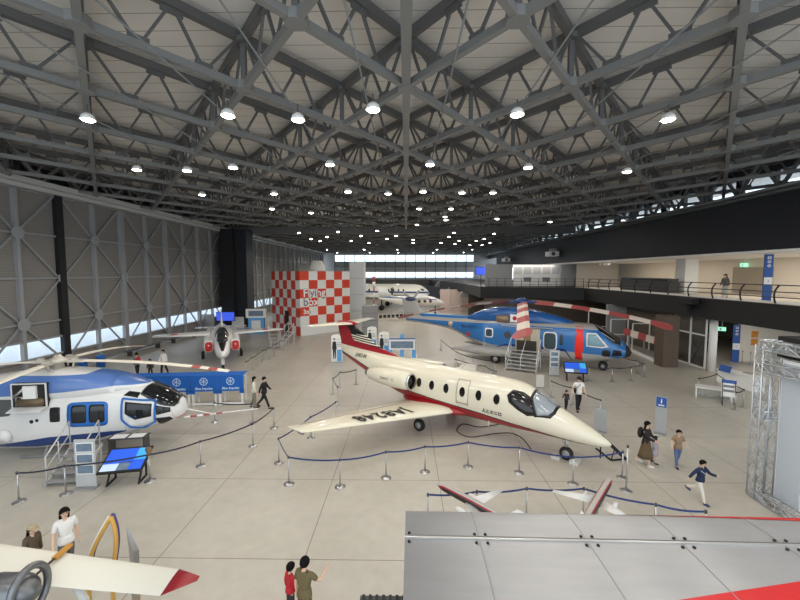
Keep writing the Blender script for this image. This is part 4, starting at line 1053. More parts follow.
MB().box((2.0, 2.2, 2.1), (.16, .16, 4.2)).box((4.4, 2.2, 2.1), (.16, .16, 4.2)).box((3.2, 2.2, 4.0), (3.0, .2, .2)).box((2, 2.2, .03), (1, 1, .06)).box((4.4, 2.2, .03), (1, 1, .06)).build('wing_stand', M['dgrey'], SW)
q = at(384, 592, z=4.0)
eq = thing('dark_cabinet', 'dark ribbed cabinet top beside the inner end of the silver wing', 'cabinet', (q.x, q.y - .35, 0))
MB().box((.0, 0, 2.0), (.42, .62, 4.0)).build('body', M['dgrey'], eq)
lb = MB()
for i in range(7): lb.box((-.18 + i * .06, 0, 4.01), (.025, .6, .02))
lb.build('ribbed_lid', M['black'], eq)

# ============================================================ light aircraft at the lower edge: cream wing with crimson tip
U = thing('light_aircraft', 'light aircraft with cream wing, crimson tip and ringed engine at lower left', 'aircraft', (0, 0, 0))
z0 = 2.15
a0, a1 = at(-30, 540, z=z0), at(180, 569, z=z0)
b0, b1 = at(-30, 580, z=z0), at(160, 596, z=z0)
def wr(p, q):
    c = (p - q); L = c.length; u = c.normalized()
    return [q + u * (L + x) + Vector((0, 0, z)) for x, z in airfoil(L, .09)]
a0x = a0 + (a0 - a1) * .5; b0x = b0 + (b0 - b1) * .5
wg = MB().loft([wr(a0x, b0x), wr(a0, b0), wr(a1, b1)])
wgo = wg.build('wing', mat('cream_fabric_skin', rgb(224, 221, 208), .4), U)
t1, t2 = at(200, 576, z=z0 + .02), at(197, 581, z=z0 + .02)
MB().loft([wr(a1, b1), wr(a1 + (t1 - a1) * .55, b1 + (t2 - b1) * .5), wr(t1, t2)]).build('wing_tip', mat('crimson_wing_tip', rgb(150, 34, 44), .4), U)
s0, s1 = at(70, 545, z=z0 + .12), at(30, 580, z=z0 + .12)
MB().bar(s0, s1, .035, .02).build('wing_strap', mat('dark_strap', rgb(70, 56, 44), .6), U)
MB().bar(s0 + (s1 - s0) * -.02, s0 + (s1 - s0) * .42, .09, .04).build('strap_pad', mat('ochre_pad', rgb(196, 142, 62), .5), U)
ec = at(8, 592, z=2.3)
MB().lathe([(.05, -.42), (.2, -.4), (.24, -.2), (.24, .2), (.2, .3), (.08, .42)], ec, 20, 'X').build('engine', mat('grey_engine_metal', rgb(120, 122, 124), .35, .7), U)
ring = [Vector((ec.x + .32, ec.y + .28 * math.cos(2 * PI * k / 28), ec.z + .02 + .34 * math.sin(2 * PI * k / 28))) for k in range(29)]
MB().tube(ring, .05, 10, caps=False).build('exhaust_ring', mat('grey_engine_metal', rgb(120, 122, 124), .35, .7), U)
for dx in (.55, .95, 1.3):
    MB().tube([ec + Vector((dx, -.1, -.2)), ec + Vector((dx + .3, -.25, -.9)), ec + Vector((dx + .1, -.3, -2.2))], .035, 8).build('strut', M['chrome'], U)
lg = ec + Vector((.6, -.2, 0))
MB().bar((lg.x, lg.y, .02), (lg.x, lg.y, 2.1), .1).bar((ec.x - 1.2, ec.y, .02), (ec.x - 1.2, ec.y, 2.1), .1).bar((ec.x, ec.y, 2.1), (lg.x, lg.y, .02), .06).box((ec.x - .2, ec.y - .1, .03), (2.2, .9, .06)).build('display_stand', M['dgrey'], U)
MB().tube([at(75, 585, z=1.9), at(85, 600, z=1.7), at(90, 640, z=1.4)], .06, 10).build('bent_tube', M['white'], U)
# pointed wooden frame with violet and ochre edge, and a silver blade behind the wing
wf = thing('curved_wooden_frame', 'pointed ochre and violet edged wooden frame rising behind the cream wing', 'wooden frame', (0, 0, 0))
yw = a1.y + .62
def onY(px, py): return at(px, py, Y=yw)
la = [onY(88, 575), onY(92, 553), onY(101, 534), onY(111, 517)]
lb_ = [onY(111, 517), onY(115, 530), onY(116, 545), onY(114, 562), onY(112, 575)]
for pts, w in ((la, .05), (lb_, .05)):
    MB().tube(smooth(pts), .035, 8).build('ochre_strip', mat('ochre_wood', rgb(206, 158, 74), .5), wf)
    MB().tube([p + Vector((0, .05, .02)) for p in smooth(pts)], .03, 8).build('violet_edge', mat('violet_edge_paint', rgb(74, 66, 120), .5), wf)
MB().tube([p + Vector((-.05, .02, .0)) for p in smooth(la)], .02, 8).build('white_edge', M['white'], wf)
for p in (la[0], lb_[-1]): MB().bar(p, (p.x, p.y, .05), .05).build('foot', mat('ochre_wood', rgb(206, 158, 74), .5), wf)
MB().box(((la[0].x + lb_[-1].x) / 2, yw, .025), (.9, .5, .05)).build('foot_board', mat('ochre_wood', rgb(206, 158, 74), .5), wf)
pb_ = thing('propeller_display', 'narrow silver propeller blade standing beside the pointed wooden frame', 'propeller blade', (0, 0, 0))
y2 = yw + .6
c0, c1, c2_ = at(127, 528, Y=y2), at(134, 550, Y=y2), at(136, 600, Y=y2)
MB().loft([[c0 + Vector((dx * .3, dy, 0)) for dx, dy in ((-.06, 0), (0, .02), (.06, 0), (0, -.02))], [c1 + Vector((dx, dy, 0)) for dx, dy in ((-.1, 0), (0, .03), (.1, 0), (0, -.03))], [Vector((c2_.x + dx, y2 + dy, .06)) for dx, dy in ((-.08, 0), (0, .03), (.08, 0), (0, -.03))]], True, False).build('blade', M['chrome'], pb_)
MB().lathe([(.25, 0), (.25, .04), (.08, .08)], (c2_.x, y2, 0), 18).build('foot_plate', M['dgrey'], pb_)
# ============================================================ rope barriers
M['belt_blue'] = mat('blue_belt_webbing', rgb(40, 56, 112), .7)
M['belt_dark'] = mat('dark_belt_webbing', rgb(40, 42, 56), .7)
def stanchion(h=.95, rod=M['chrome'], name='barrier_post'):
    r = thing(name, 'x', 'barrier post')
    MB().lathe([(.17, 0), (.17, .018), (.05, .035), (.02, .04)], n=18).build('base', M['chrome'], r)
    MB().tube([(0, 0, .03), (0, 0, h - .08)], .024, 10).build('pole', rod, r)
    MB().lathe([(.03, h - .09), (.034, h - .07), (.034, h - .01), (.02, h)], n=12).build('head', M['dgrey'], r)
    return r
P0 = stanchion()
PUSED = [False]
def posts(pts, group, lab, top=False, h=.95, belts=True, belt=None, closed=False, bl='', skip=()):
    """posts standing at pixel feet (or heads) and the belts hung between them"""
    ws = [(at(px, py, z=h) if top else fl(px, py)) for px, py in pts]
    ws = [Vector((w.x, w.y, 0)) for w in ws]
    for i, w in enumerate(ws):
        if PUSED[0]: o = dup(P0)
        else: o = P0; PUSED[0] = True
        o.location = w; o['group'] = group; o['category'] = 'barrier post'
        o['label'] = lab[i] if isinstance(lab, list) else lab % ORD[i]
    if belts:
        for i in range(len(ws) - (0 if closed else 1)):
            if i in skip: continue
            a, b = ws[i], ws[(i + 1) % len(ws)]
            d = (b - a).normalized() * .04
            mb = MB(); n = 6; prev = None; zt = h - .05
            for k in range(n + 1):
                t = k / n; p = a + d + (b - a - 2 * d) * t + Vector((0, 0, zt - .05 * (1 - (2 * t - 1) ** 2)))
                if prev is not None: mb.bar(prev, p, .012, .05)
                prev = p
            o = mb.build('barrier_belt', belt or M['belt_blue'])
            tag(o, (bl or 'retractable belt of the ' + group) + ', %s span' % ORD[i], 'barrier belt', 'belts of the ' + group)
    return ws
ORD = ['first', 'second', 'third', 'fourth', 'fifth', 'sixth', 'seventh', 'eighth', 'ninth', 'tenth', 'eleventh', 'twelfth']
posts([(19, 502), (66, 494), (150, 481), (201, 466), (253, 446), (274, 428)], 'barrier before the white helicopter', '%s steel post from the left in the belt barrier before the white helicopter', belt=M['belt_dark'])
posts([(215, 422), (253, 423)], 'barrier behind the nose boom', '%s steel post behind the red striped nose boom', belt=M['belt_dark'])
posts([(338, 404), (333, 394), (340, 387), (356, 384)], 'barrier round the jet tail', '%s thin post round the tail of the cream jet', belt=M['belt_dark'])
posts([(336, 421), (311, 438), (279, 463), (289, 484), (340, 487), (386, 478), (425, 472), (468, 467), (519, 473), (573, 484), (622, 478)], 'barrier round the cream jet', '%s steel post along the belt round the cream jet, counted from its tail')
posts([(551, 397), (573, 405), (600, 419)], 'barrier behind the jet nose', '%s post behind the nose of the cream jet', belt=M['belt_dark'])
posts([(455, 372), (485, 380), (496, 386)], 'barrier behind the jet cabin', '%s post behind the roof of the cream jet', belt=M['belt_dark'], h=.95)
posts([(428, 493), (477, 490), (527, 487), (584, 487), (656, 503), (706, 510)], 'barrier round the model airliners', '%s post from the left round the two model airliners', top=True)
posts([(441, 350), (457, 364), (473, 370), (494, 374)], 'barrier by the blue helicopter tail', '%s post by the sponson of the blue helicopter, counted from its tail', belt=M['belt_dark'])
posts([(589, 381), (612, 382), (631, 381), (644, 377), (637, 374), (620, 369)], 'barrier round the blue helicopter nose', '%s post round the nose of the blue helicopter, counted from the info board', belt=M['belt_dark'])
posts([(246, 375), (252, 370), (258, 366), (263, 362), (269, 359), (274, 356), (282, 350)], 'barrier beside the jet trainer', '%s thin post in the line beside the jet trainer, counted from the camera end', belt=M['belt_dark'])
posts([(698, 394), (716, 389), (743, 407), (735, 410)], 'queue barrier by the counter', ['black topped post left of the easel by the white counter', 'black topped post behind the easel by the white counter', 'black topped post right of the easel by the white counter', 'black topped post in front of the easel by the white counter'], belt=M['black'])
posts([(742, 363), (750, 365)], 'short posts at the hall wall', ['short black post by the cream hall wall beside the blue sign', 'short black post by the cream hall wall under the orange posters'], belts=False)
# tall post with plate at the jet nose
o = stanchion(1.5, M['chrome'], 'sign_post'); o.location = fl(626, 491)
tag(o, 'tall steel post standing before the nose guard of the cream jet', 'sign post')

# ============================================================ signs, stands, tables
def sheet(mb, w, h, z0, y=0, t=.03): return mb.box((0, y, z0 + h / 2), (w, t, h))
def sign_board(name, label, cat, loc, rz, w, h, m, foot=True):
    r = thing(name, label, cat, loc, rz)
    sheet(MB(), w, h, .06).build('panel', m, r)
    if foot: MB().box((0, 0, .02), (w * 1.02, .3, .04)).build('base', M['grey'], r)
    return r
def decal(r, x, z, w, h, m, y=-.02, name='printed_panel'):
    return MB().box((x, y, z), (w, .012, h)).build(name, m, r)
def words(r, body, x, z, size, m, y=-.028, name='lettering', bold=0.0, align='CENTER'):
    vs, fs = text_mb(body, size, 0, align, bold)
    return MB().add([Vector((x + v.x, y, z + v.y)) for v in vs], fs).build(name, m, r)
M['sign_blue'] = mat('sign_blue', rgb(36, 84, 160), .5); M['ink'] = mat('grey_ink', rgb(120, 124, 130), .6); M['sky_print'] = mat('sky_blue_print', rgb(96, 168, 226), .5)
M['photo_print'] = mat('photo_print', rgb(110, 130, 150), .5, noise=.5, nscale=5)
M['screen_blue'] = mat('screen_blue', rgb(48, 96, 220), .3, emit=.35); M['screen_sky'] = mat('screen_sky_blue', rgb(70, 170, 235), .3, emit=.35)
M['screen_pale'] = mat('screen_pale', rgb(196, 216, 240), .3, emit=.3)
def brochure(label, p, rz, w=.62, h=1.55):
    r = sign_board('picture_stand', label, 'display stand', p, rz, w, h, mat('silver_stand_panel', rgb(186, 188, 188), .4))
    for i in range(3):
        f = decal(r, 0, h - .2 - i * .36, w * .84, .32, M['white'])
        MB().box((0, -.03, h - .2 - i * .36), (w * .74, .012, .25)).build('photo', M['photo_print'], f)
    return r
brochure('silver picture stand with three photos before the white helicopter steps', fl(87, 488), R(6))
brochure('tall silver picture stand beside the boarding stairs of the blue helicopter', fl(554, 376), R(-10), .62, 1.7)
# tilted touch table
def console(label, p, rz, w=1.2, d=.75, h0=.75, h1=1.15, leg=True):
    r = thing('info_console', label, 'information display', p, rz)
    u = Vector((0, d, h1 - h0)); c = Vector((0, -d / 2, h0)); nrm = Vector((0, -(h1 - h0), d)).normalized()
    MB().prism([(-w / 2, 0), (w / 2, 0), (w / 2, 1), (-w / 2, 1)], c, (1, 0, 0), u, -nrm * .06).build('screen_frame', M['black'], r)
    for m, x0, x1, y0, y1, n in ((M['screen_blue'], -.46, .2, .34, .93, 'screen_field'), (M['screen_sky'], .2, .46, .45, .93, 'screen_field'), (M['screen_pale'], -.46, -.1, .07, .34, 'screen_field'), (M['photo_print'], -.1, .16, .07, .42, 'screen_photo'), (M['screen_blue'], .16, .46, .07, .45, 'screen_field')):
        MB().prism([(x0 * w, y0), (x1 * w, y0), (x1 * w, y1), (x0 * w, y1)], c + nrm * .003, (1, 0, 0), u, nrm * .006).build(n, m, r)
    for x in (-w * .36, w * .36):
        MB().bar((x, -d * .3, 0), (x, d * .3, h1 * .9), .05).bar((x, -d * .3, .02), (x, d * .3, .02), .05).bar((x, d * .3, 0), (x, d * .3, h1 * .9), .05).build('leg', M['black'], r)
    return r
console('tilted blue screen console on black legs before the white helicopter', fl(127, 481), R(12), 1.3, .95, .55, .95)
cl = console('small tilted blue info board beside the nose of the blue helicopter', fl(575, 381), R(-14), 1.35, .7, .6, 1.15)
o = thing('desk_top', 'pale desk with two paper sheets behind the blue screen console', 'desk', fl(130, 459) + Vector((0, 0, 0)), R(10))
MB().box((0, 0, .86), (1.3, .45, .04)).build('top', M['dgrey'], o)
for x in (-.3, .3): MB().box((x, 0, .886), (.5, .36, .012)).build('paper_sheet', M['white'], o)
for x in (-.58, .58): MB().box((x, 0, .43), (.05, .4, .86)).build('leg', M['dgrey'], o)
o = thing('brown_bracket', 'brown carved fitting on the post right of the blue screen console', 'fitting', (0, 0, 0))
bp = fl(150, 481); bp = Vector((bp.x, bp.y, 0))
MB().ell(bp + Vector((0, 0, 1.07)), (.12, .06, .11), 12, 8).ell(bp + Vector((.07, -.09, 1.02)), (.08, .06, .1), 10, 6).build('fitting_body', mat('brown_fitting', rgb(120, 92, 66), .6), o)

# row of cloth-covered tables in front of the jet trainer
M['cloth_blue'] = mat('royal_blue_cloth', rgb(24, 96, 184), .8)
M['cloth_white'] = mat('white_print', rgb(190, 214, 240), .6)
tR, tL = fl(244.5, 405), fl(137, 408)
tr_ = math.atan2(tR.y - tL.y, tR.x - tL.x)
W_ = (tR - tL).length / 4
def cloth_table():
    r = thing('display_table', 'x', 'display table')
    w = W_ - .03
    MB().box((0, .35, 1.58), (w, .7, .05)).build('top', M['white'], r)
    for x in (-w / 2 + .09, w / 2 - .09):
        for y in (.03, .67): MB().box((x, y, .78), (.1, .05, 1.56)).build('leg', M['white'], r)
    MB().box((0, .03, .1), (w, .05, .1)).build('foot_rail', M['white'], r)
    c = MB().box((0, -.02, 1.19), (w + .02, .02, .82)).box((0, .35, 1.615), (w + .02, .76, .015)).box((-w / 2 + .1, -.02, .73), (.22, .02, .16)).box((w / 2 - .1, -.02, .73), (.22, .02, .16)).build('blue_cloth', M['cloth_blue'], r)
    e = MB()
    for a in range(12):
        e.bar((.19 * math.cos(a * PI / 6), -.04, 1.3 + .19 * math.sin(a * PI / 6)), (.19 * math.cos((a + 1) * PI / 6), -.04, 1.3 + .19 * math.sin((a + 1) * PI / 6)), .012, .035)
    for a in range(6):
        e.bar((0, -.04, 1.3), (.16 * math.cos(a * PI / 3 + .5), -.04, 1.3 + .16 * math.sin(a * PI / 3 + .5)), .012, .03)
    e.build('round_emblem', M['cloth_white'], c)
    vs, fs = text_mb('Blue Impulse', .17, 0, 'CENTER', .006)
    MB().add([Vector((v.x * 1.0 + v.y * .25, -.034, .93 + v.y)) for v in vs], fs).build('cloth_lettering', M['cloth_white'], c)
    return r
t0 = cloth_table()
nm = ['first', 'second', 'third', 'fourth', 'fifth', 'sixth']
for i in range(5):
    o = t0 if i == 0 else dup(t0)
    p = tR + (tL - tR) * ((i + .5) / 4)
    o.location = (p.x, p.y, 0); o.rotation_euler = (0, 0, tr_)
    o['label'] = 'table with blue emblem cloth before the jet trainer, %s from the right end' % nm[i]; o['group'] = 'blue cloth tables'

# standee signs with printed people behind the jet tail
def standee(label, px, py, h, w, hair, body, rz=0.0):
    r = thing('standee_sign', label, 'standee sign', fl(px, py), rz)
    MB().prism([(-w / 2, 0), (w / 2, 0), (w / 2, .9), (w * .42, .97), (0, 1.0), (-w * .42, .97), (-w / 2, .9)], (0, 0, .03), (1, 0, 0), (0, 0, h), (0, .04, 0)).build('board', M['white'], r)
    MB().box((0, .05, .015), (w, .45, .03)).build('base', M['grey'], r)
    decal(r, w * .22, h * .24, w * .42, h * .42, M['sky_print'], -.008)
    for i in range(3): decal(r, w * .2, h * (.58 + .06 * i), w * .34, h * .018, M['ink'], -.008, 'printed_text_line')
    decal(r, w * .16, h * .84, w * .3, h * .03, mat('pale_yellow_print', rgb(232, 216, 140), .5), -.008)
    f = MB().prism([(-.07, .0), (-.03, .0), (.0, .5), (.03, .0), (.07, 0), (.09, .58), (.13, .56), (.1, .98), (.04, 1.02), (-.04, 1.02), (-.1, .98), (-.13, .56), (-.09, .58)], (-w * .22, -.012, h * .12), (1.3 * w / .8, 0, 0), (0, 0, h * .62), (0, -.01, 0)).build('printed_figure', mat('dark_uniform_print', body, .6), r)
    MB().prism(oval(0, 0, .07, .085, 14), (-w * .22, -.014, h * .81), (1, 0, 0), (0, 0, 1), (0, -.01, 0)).build('printed_head', mat('skin_print', rgb(226, 190, 164), .6), f)
    MB().prism([(-.08, 0), (.08, 0), (.075, .07), (0, .1), (-.075, .07)], (-w * .22, -.016, h * .825), (1, 0, 0), (0, 0, 1), (0, -.01, 0)).build('printed_hair', M['black'], f)
    return r
standee('white standee with printed dark-suited figure left of the jet tail fin', 337, 362, 2.15, .85, 0, rgb(34, 36, 44), R(8))
standee('white standee with printed figure just right of the jet tail fin', 372, 350, 2.1, .85, 0, rgb(36, 48, 84), R(6))
standee('white standee with printed white-shirted figure beside the blue framed panel', 384, 357, 2.1, .85, 0, rgb(60, 66, 100), R(6))
r = thing('photo_panel', 'blue framed photo panel on blue legs behind the cream jet', 'photo panel', fl(402, 359), R(3))
for x in (-.95, 0, .95): MB().box((x, 0, .75), (.3, .1, 1.5)).build('leg', M['sky_print'], r)
MB().box((0, -.07, 1.25), (2.1, .05, .95)).build('panel', M['white'], r)
MB().box((0, -.1, 1.18), (1.8, .012, .55)).build('printed_scene', M['photo_print'], r)
MB().box((0, -.1, 1.66), (2.1, .02, .1)).build('blue_header', M['sign_blue'], r)
MB().prism(oval(0, 0, .18, .2, 14), (0, -.1, 1.85), (1, 0, 0), (0, 0, 1), (0, .05, 0)).build('round_topper', M['sky_print'], r)

# grey sign panels in the middle of the floor
r = sign_board('grey_sign', 'grey blank sign panel standing behind the jet nose tip', 'sign', fl(600, 432), R(-30), .5, .98, mat('grey_sign_face', rgb(166, 168, 170), .5), True)
r = sign_board('direction_sign', 'tall grey direction sign with blue top by the walking family', 'sign', fl(660, 434), R(-40), .42, 1.58, mat('grey_sign_face', rgb(166, 168, 170), .5), True)
decal(r, 0, 1.4, .36, .42, M['sign_blue']); words(r, 'i', 0, 1.44, .26, M['white'], bold=.01); MB().box((0, -.034, 1.27), (.22, .012, .05)).build('arrow_mark', M['white'], r)
r = sign_board('small_notice', 'small pale notice standing by the boarding stairs beyond the cream jet', 'notice', fl(540, 388), R(-10), .45, .75, mat('pale_notice', rgb(205, 203, 196), .6), True)

# counter, easel and small things by the hall
c0, c1 = fl(722, 384), fl(750, 392)
v = (c1 - c0); L = v.length; an = math.atan2(v.y, v.x)
r = thing('counter', 'long white reception counter by the cream hall', 'counter', (c0 + c1) / 2 + Vector((.5, .3, 0)), an)
MB().box((0, 0, .4), (L + .6, .7, .8)).build('body', M['white'], r)
MB().box((0, 0, .82), (L + .7, .8, .05)).build('top', M['white'], r)
o = thing('counter_sign', 'small blue sign leaning on the white counter top', 'sign', (c0 + c1) / 2 + Vector((-.3, .55, .845)), an)
MB().prism([(-.35, 0), (.35, 0), (.35, .4), (-.35, .4)], (0, 0, 0), (1, 0, 0), (0, .35, .94), (0, .03, 0)).build('sign_face', M['sign_blue'], o)
o = thing('clear_tray', 'clear brochure tray lying on the white counter', 'tray', (c0 + c1) / 2 + Vector((.9, .15, .845)), an)
MB().box((0, 0, .02), (.5, .35, .04)).build('tray_base', M['grey'], o)
r = thing('easel_sign', 'white easel sign with blue heading between black barrier posts', 'easel sign', fl(728, 405), R(-35))
MB().prism([(-.3, 0), (.3, 0), (.3, 1), (-.3, 1)], (0, -.06, .45), (1, 0, 0), (0, .2, .85), (0, .03, 0)).build('board', M['white'], r)
MB().prism([(-.3, .8), (.3, .8), (.3, 1), (-.3, 1)], (0, -.07, .45), (1, 0, 0), (0, .2, .85), (0, .01, 0)).build('blue_heading', M['sign_blue'], r)
for zz in (.28, .55): MB().prism([(-.22, zz), (.22, zz), (.22, zz + .14), (-.22, zz + .14)], (0, -.07, .45), (1, 0, 0), (0, .2, .85), (0, .01, 0)).build('printed_panel', M['ink'], r)
for x in (-.26, .26): MB().bar((x, -.35, 0), (x, .12, 1.2), .035).bar((x, -.3, .12), (x, .4, .02), .03).build('leg', M['black'], r)
r = thing('glass_case', 'low white framed clear display case beside the easel sign', 'display case', fl(713, 399), R(-35))
MB().box((0, 0, .62), (1.6, .7, .06)).build('top', M['white'], r)
for x in (-.75, .75):
    for y in (-.3, .3): MB().box((x, y, .3), (.05, .05, .6)).build('leg', M['white'], r)
MB().box((0, 0, .34), (1.4, .56, .4)).build('clear_box', glass('case_glass', (.9, .92, .92), .8), r)
def banner(label, px, py, X, zb, zt, w, rz):
    p = at(px, py, X=X)
    r = thing('sign_pillar', label, 'sign pillar', (p.x, p.y, zb), rz); h = zt - zb
    MB().box((0, 0, h / 2), (w, .12, h)).build('pillar_panel', M['sign_blue'], r)
    decal(r, 0, h * .42, w * .98, h * .17, M['white'], -.066)
    for i, ch in enumerate('ロOO'):
        words(r, ch, 0, h * (.92 - .085 * i), w * .5, M['white'], -.075, bold=.012)
    words(r, 'i', 0, h * .42, w * .4, M['sign_blue'], -.08, bold=.008)
    return r
banner('tall blue sign pillar with white symbols on the upper gallery', 766, 303, 22.2, 5.21, 8.04, .42, R(-20))
banner('blue sign pillar with white symbols in the cream ground floor hall', 735, 358, 25.6, 0, 2.9, .45, R(-20))
for z_, lab in ((2.15, 'orange poster on the cream hall wall, upper one of two'), (1.55, 'orange poster on the cream hall wall, lower one of two')):
    r = tag(MB().box((0, 0, 0), (.5, .02, .5)).build('poster', mat('orange_poster', rgb(226, 148, 62), .6)), lab, 'poster'); p = at(754, 350, Y=30.05); r.location = (p.x, 30.06, z_)
for px, py, Xx, lab in ((714, 257, 26.5, 'green exit sign under the gallery ceiling left of the beige door'), (744, 265, 27.9, 'green exit sign above the beige gallery door'), (722, 329, 25.5, 'green exit sign hanging in the ground floor hall')):
    p = at(px, py, X=Xx)
    r = thing('exit_sign', lab, 'exit sign', p, R(-30))
    MB().box((0, 0, 0), (.5, .08, .3)).build('sign_box', mat('green_exit_glow', rgb(150, 236, 196), .5, emit=1.2), r)
    MB().box((-.1, -.045, 0), (.12, .012, .2)).build('exit_pictogram', M['white'], r)
    MB().tube([(0, 0, .15), (0, 0, (8.04 if p.z > 5 else 3.76) - p.z)], .015, 6).build('hanger', M['white'], r)

# ============================================================ checkered box pavilion
CA = fl(300, 337); CA = Vector((-11.5, 41.5, 0))
fb = thing('checkered_pavilion', 'red and white checkered box pavilion in the farther half of the hall', 'pavilion', CA, 0)
ang = R(44); u1 = Vector((math.cos(ang), math.sin(ang), 0)); u2 = Vector((-math.sin(ang), math.cos(ang), 0))
CW = [mat('white_check', rgb(232, 230, 226), .6), mat('red_check', rgb(214, 68, 46), .6)]
def check_face(o, u, nrm, cols, rows, cw, ch, par, z0):
    mb = MB()
    for i in range(cols):
        for j in range(rows):
            k = (i + j + par) % 2
            a = o + u * cw * i + Vector((0, 0, z0 + ch * j)); n0 = len(mb.f)
            mb.add([a, a + u * cw, a + u * cw + Vector((0, 0, ch)), a + Vector((0, 0, ch))], [(0, 1, 2, 3)]); mb.mi[n0:] = [k]
    return mb
ch = (7.1 - 1.2) / 6
body = MB(); e1, e2 = u1 * 6.6, u2 * 6.9
pts = [Vector((0, 0, 0)), e1, e1 + e2, e2]
body.add([p + Vector((0, 0, z)) for z in (0, 7.08) for p in [u1 * .05 + u2 * .05, e1 + u2 * .05 - u1 * .05, e1 + e2 - u1 * .05 - u2 * .05, e2 + u1 * .05 - u2 * .05]], [(0, 1, 2, 3), (4, 5, 6, 7), (0, 1, 5, 4), (1, 2, 6, 5), (2, 3, 7, 6), (3, 0, 4, 7)])
body.build('body', M['white'], fb)
check_face(Vector((0, 0, 0)), u1, -u2, 6, 6, 1.1, ch, 0, 1.2).build('checker_wall', CW, fb)
check_face(Vector((0, 0, 0)), u2, -u1, 7, 7, 6.9 / 7, 7.1 / 7, 1, 0).build('checker_wall', CW, fb)
MB().prism([(2.6, 0), (3.5, 0), (3.5, 2.6), (2.6, 2.6)], -u1 * .03, u2, (0, 0, 1), -u1 * .02).build('doorway', M['black'], fb)
def two_tone_mat():
    # letters are white over the red squares and grey over the white ones
    m = bpy.data.materials.new('two_tone_lettering'); m.use_nodes = True
    nt = m.node_tree; b = nt.nodes['Principled BSDF']; b.inputs['Roughness'].default_value = .6
    tc = N(nt, 'ShaderNodeTexCoord'); sx = N(nt, 'ShaderNodeSeparateXYZ'); nt.links.new(tc.outputs['Object'], sx.inputs[0])
    h = mth(nt, 'ADD', mth(nt, 'MULTIPLY', sx.outputs['X'], u1.x), mth(nt, 'MULTIPLY', sx.outputs['Y'], u1.y))
    i = mth(nt, 'FLOOR', mth(nt, 'DIVIDE', h, 1.1)); j = mth(nt, 'FLOOR', mth(nt, 'DIVIDE', mth(nt, 'SUBTRACT', sx.outputs['Z'], 1.2), ch))
    p = mth(nt, 'MODULO', mth(nt, 'ADD', mth(nt, 'ADD', i, j), 40.0), 2.0)
    mx = N(nt, 'ShaderNodeMix', data_type='RGBA'); nt.links.new(p, mx.inputs['Factor'])
    mx.inputs['A'].default_value = (*rgb(130, 132, 138), 1); mx.inputs['B'].default_value = (*rgb(240, 240, 238), 1)
    nt.links.new(mx.outputs['Result'], b.inputs['Base Color']); return m
two_tone = two_tone_mat()
for body_, z_, s_, x_ in (('Flying', 4.68, 1.25, .36), ('box', 3.68, 1.25, .36), ('3m', 2.62, .72, .36)):
    vs, fs = text_mb(body_, s_, 0, 'LEFT', .022)
    mb = MB(); mb.add([u1 * (x_ + v.x) - u2 * .03 + Vector((0, 0, z_ + v.y)) for v in vs], fs)
    mb.build('wall_lettering', two_tone, fb)
pz = u1 * 1.5 + u2 * .0 - u2 * .02
MB().box((0, 0, 0), (.1, .1, .1)) if False else None
dm = tag(MB().lathe([(1.0, 0), (.85, .5), (.62, 1.15), (.5, 1.25)], n=20).build('white_cover', mat('white_cover_cloth', rgb(226, 222, 214), .8)), 'white rounded cover standing on top of the checkered pavilion', 'cover')
dm.location = CA + u1 * 3.4 + u2 * 2.0 + Vector((0, 0, 7.085))
def tower(label, px0, px1, py_top, py_foot, m, dep=2.5):
    a = fl(px0, py_foot); b = fl(px1, py_foot); z = CAM_H - (py_top - 273) / FOCAL * a.y
    r = thing('grey_cabinet', label, 'cabinet', ((a.x + b.x) / 2, a.y + dep / 2, 0))
    MB().box((0, 0, z / 2), (b.x - a.x, dep, z)).build('body', m, r)
    ln = MB()
    for k in range(1, 4): ln.box((0, -dep / 2 - .006, z * k / 4), (b.x - a.x, .012, .03))
    ln.build('panel_joint', M['dgrey'], r)
    return r
gt = mat('pale_grey_tower', rgb(196, 197, 198), .6)
tower('tall pale grey tower wall beside the checkered pavilion', 350, 364, 262, 327, gt)
tower('mid grey cabinet standing between pavilion tower and jet tail', 362, 377, 306, 335, mat('mid_grey_tower', rgb(150, 150, 150), .6), 1.6)

# ============================================================ trussed booth on the right
bo = thing('trussed_booth', 'white walled booth in an aluminium truss frame near the right edge', 'booth', (0, 0, 0))
al = mat('aluminium_truss', rgb(200, 204, 208), .35, .6)
def box_truss(mb, p, q, s=.26, n=None, r=.022):
    p, q = Vector(p), Vector(q); d = q - p; L = d.length; d.normalize()
    a = d.cross(Vector((0, 0, 1)) if abs(d.z) < .9 else Vector((1, 0, 0))).normalized(); b = d.cross(a)
    n = n or max(2, round(L / .42)); cs = [(-1, -1), (1, -1), (1, 1), (-1, 1)]
    for i, j in cs: mb.tube([p + (a * i + b * j) * s / 2, q + (a * i + b * j) * s / 2], r, 6)
    for k in range(n):
        t0, t1 = p + d * L * k / n, p + d * L * (k + 1) / n
        for m_ in range(4):
            c0_, c1_ = cs[m_], cs[(m_ + 1) % 4]
            if k % 2: c0_, c1_ = c1_, c0_
            mb.tube([t0 + (a * c0_[0] + b * c0_[1]) * s / 2, t1 + (a * c1_[0] + b * c1_[1]) * s / 2], r * .6, 5)
            mb.tube([t0 + (a * cs[m_][0] + b * cs[m_][1]) * s / 2, t0 + (a * cs[(m_ + 1) % 4][0] + b * cs[(m_ + 1) % 4][1]) * s / 2], r * .6, 5)
XB, Z1 = 10.75, 4.75
for x, y in ((XB, 11.6), (XB + .55, 11.6), (XB, 8.2), (XB + 4.4, 11.6)):
    mb = MB(); box_truss(mb, (x, y, .05), (x, y, Z1)); mb.build('truss_column', al, bo)
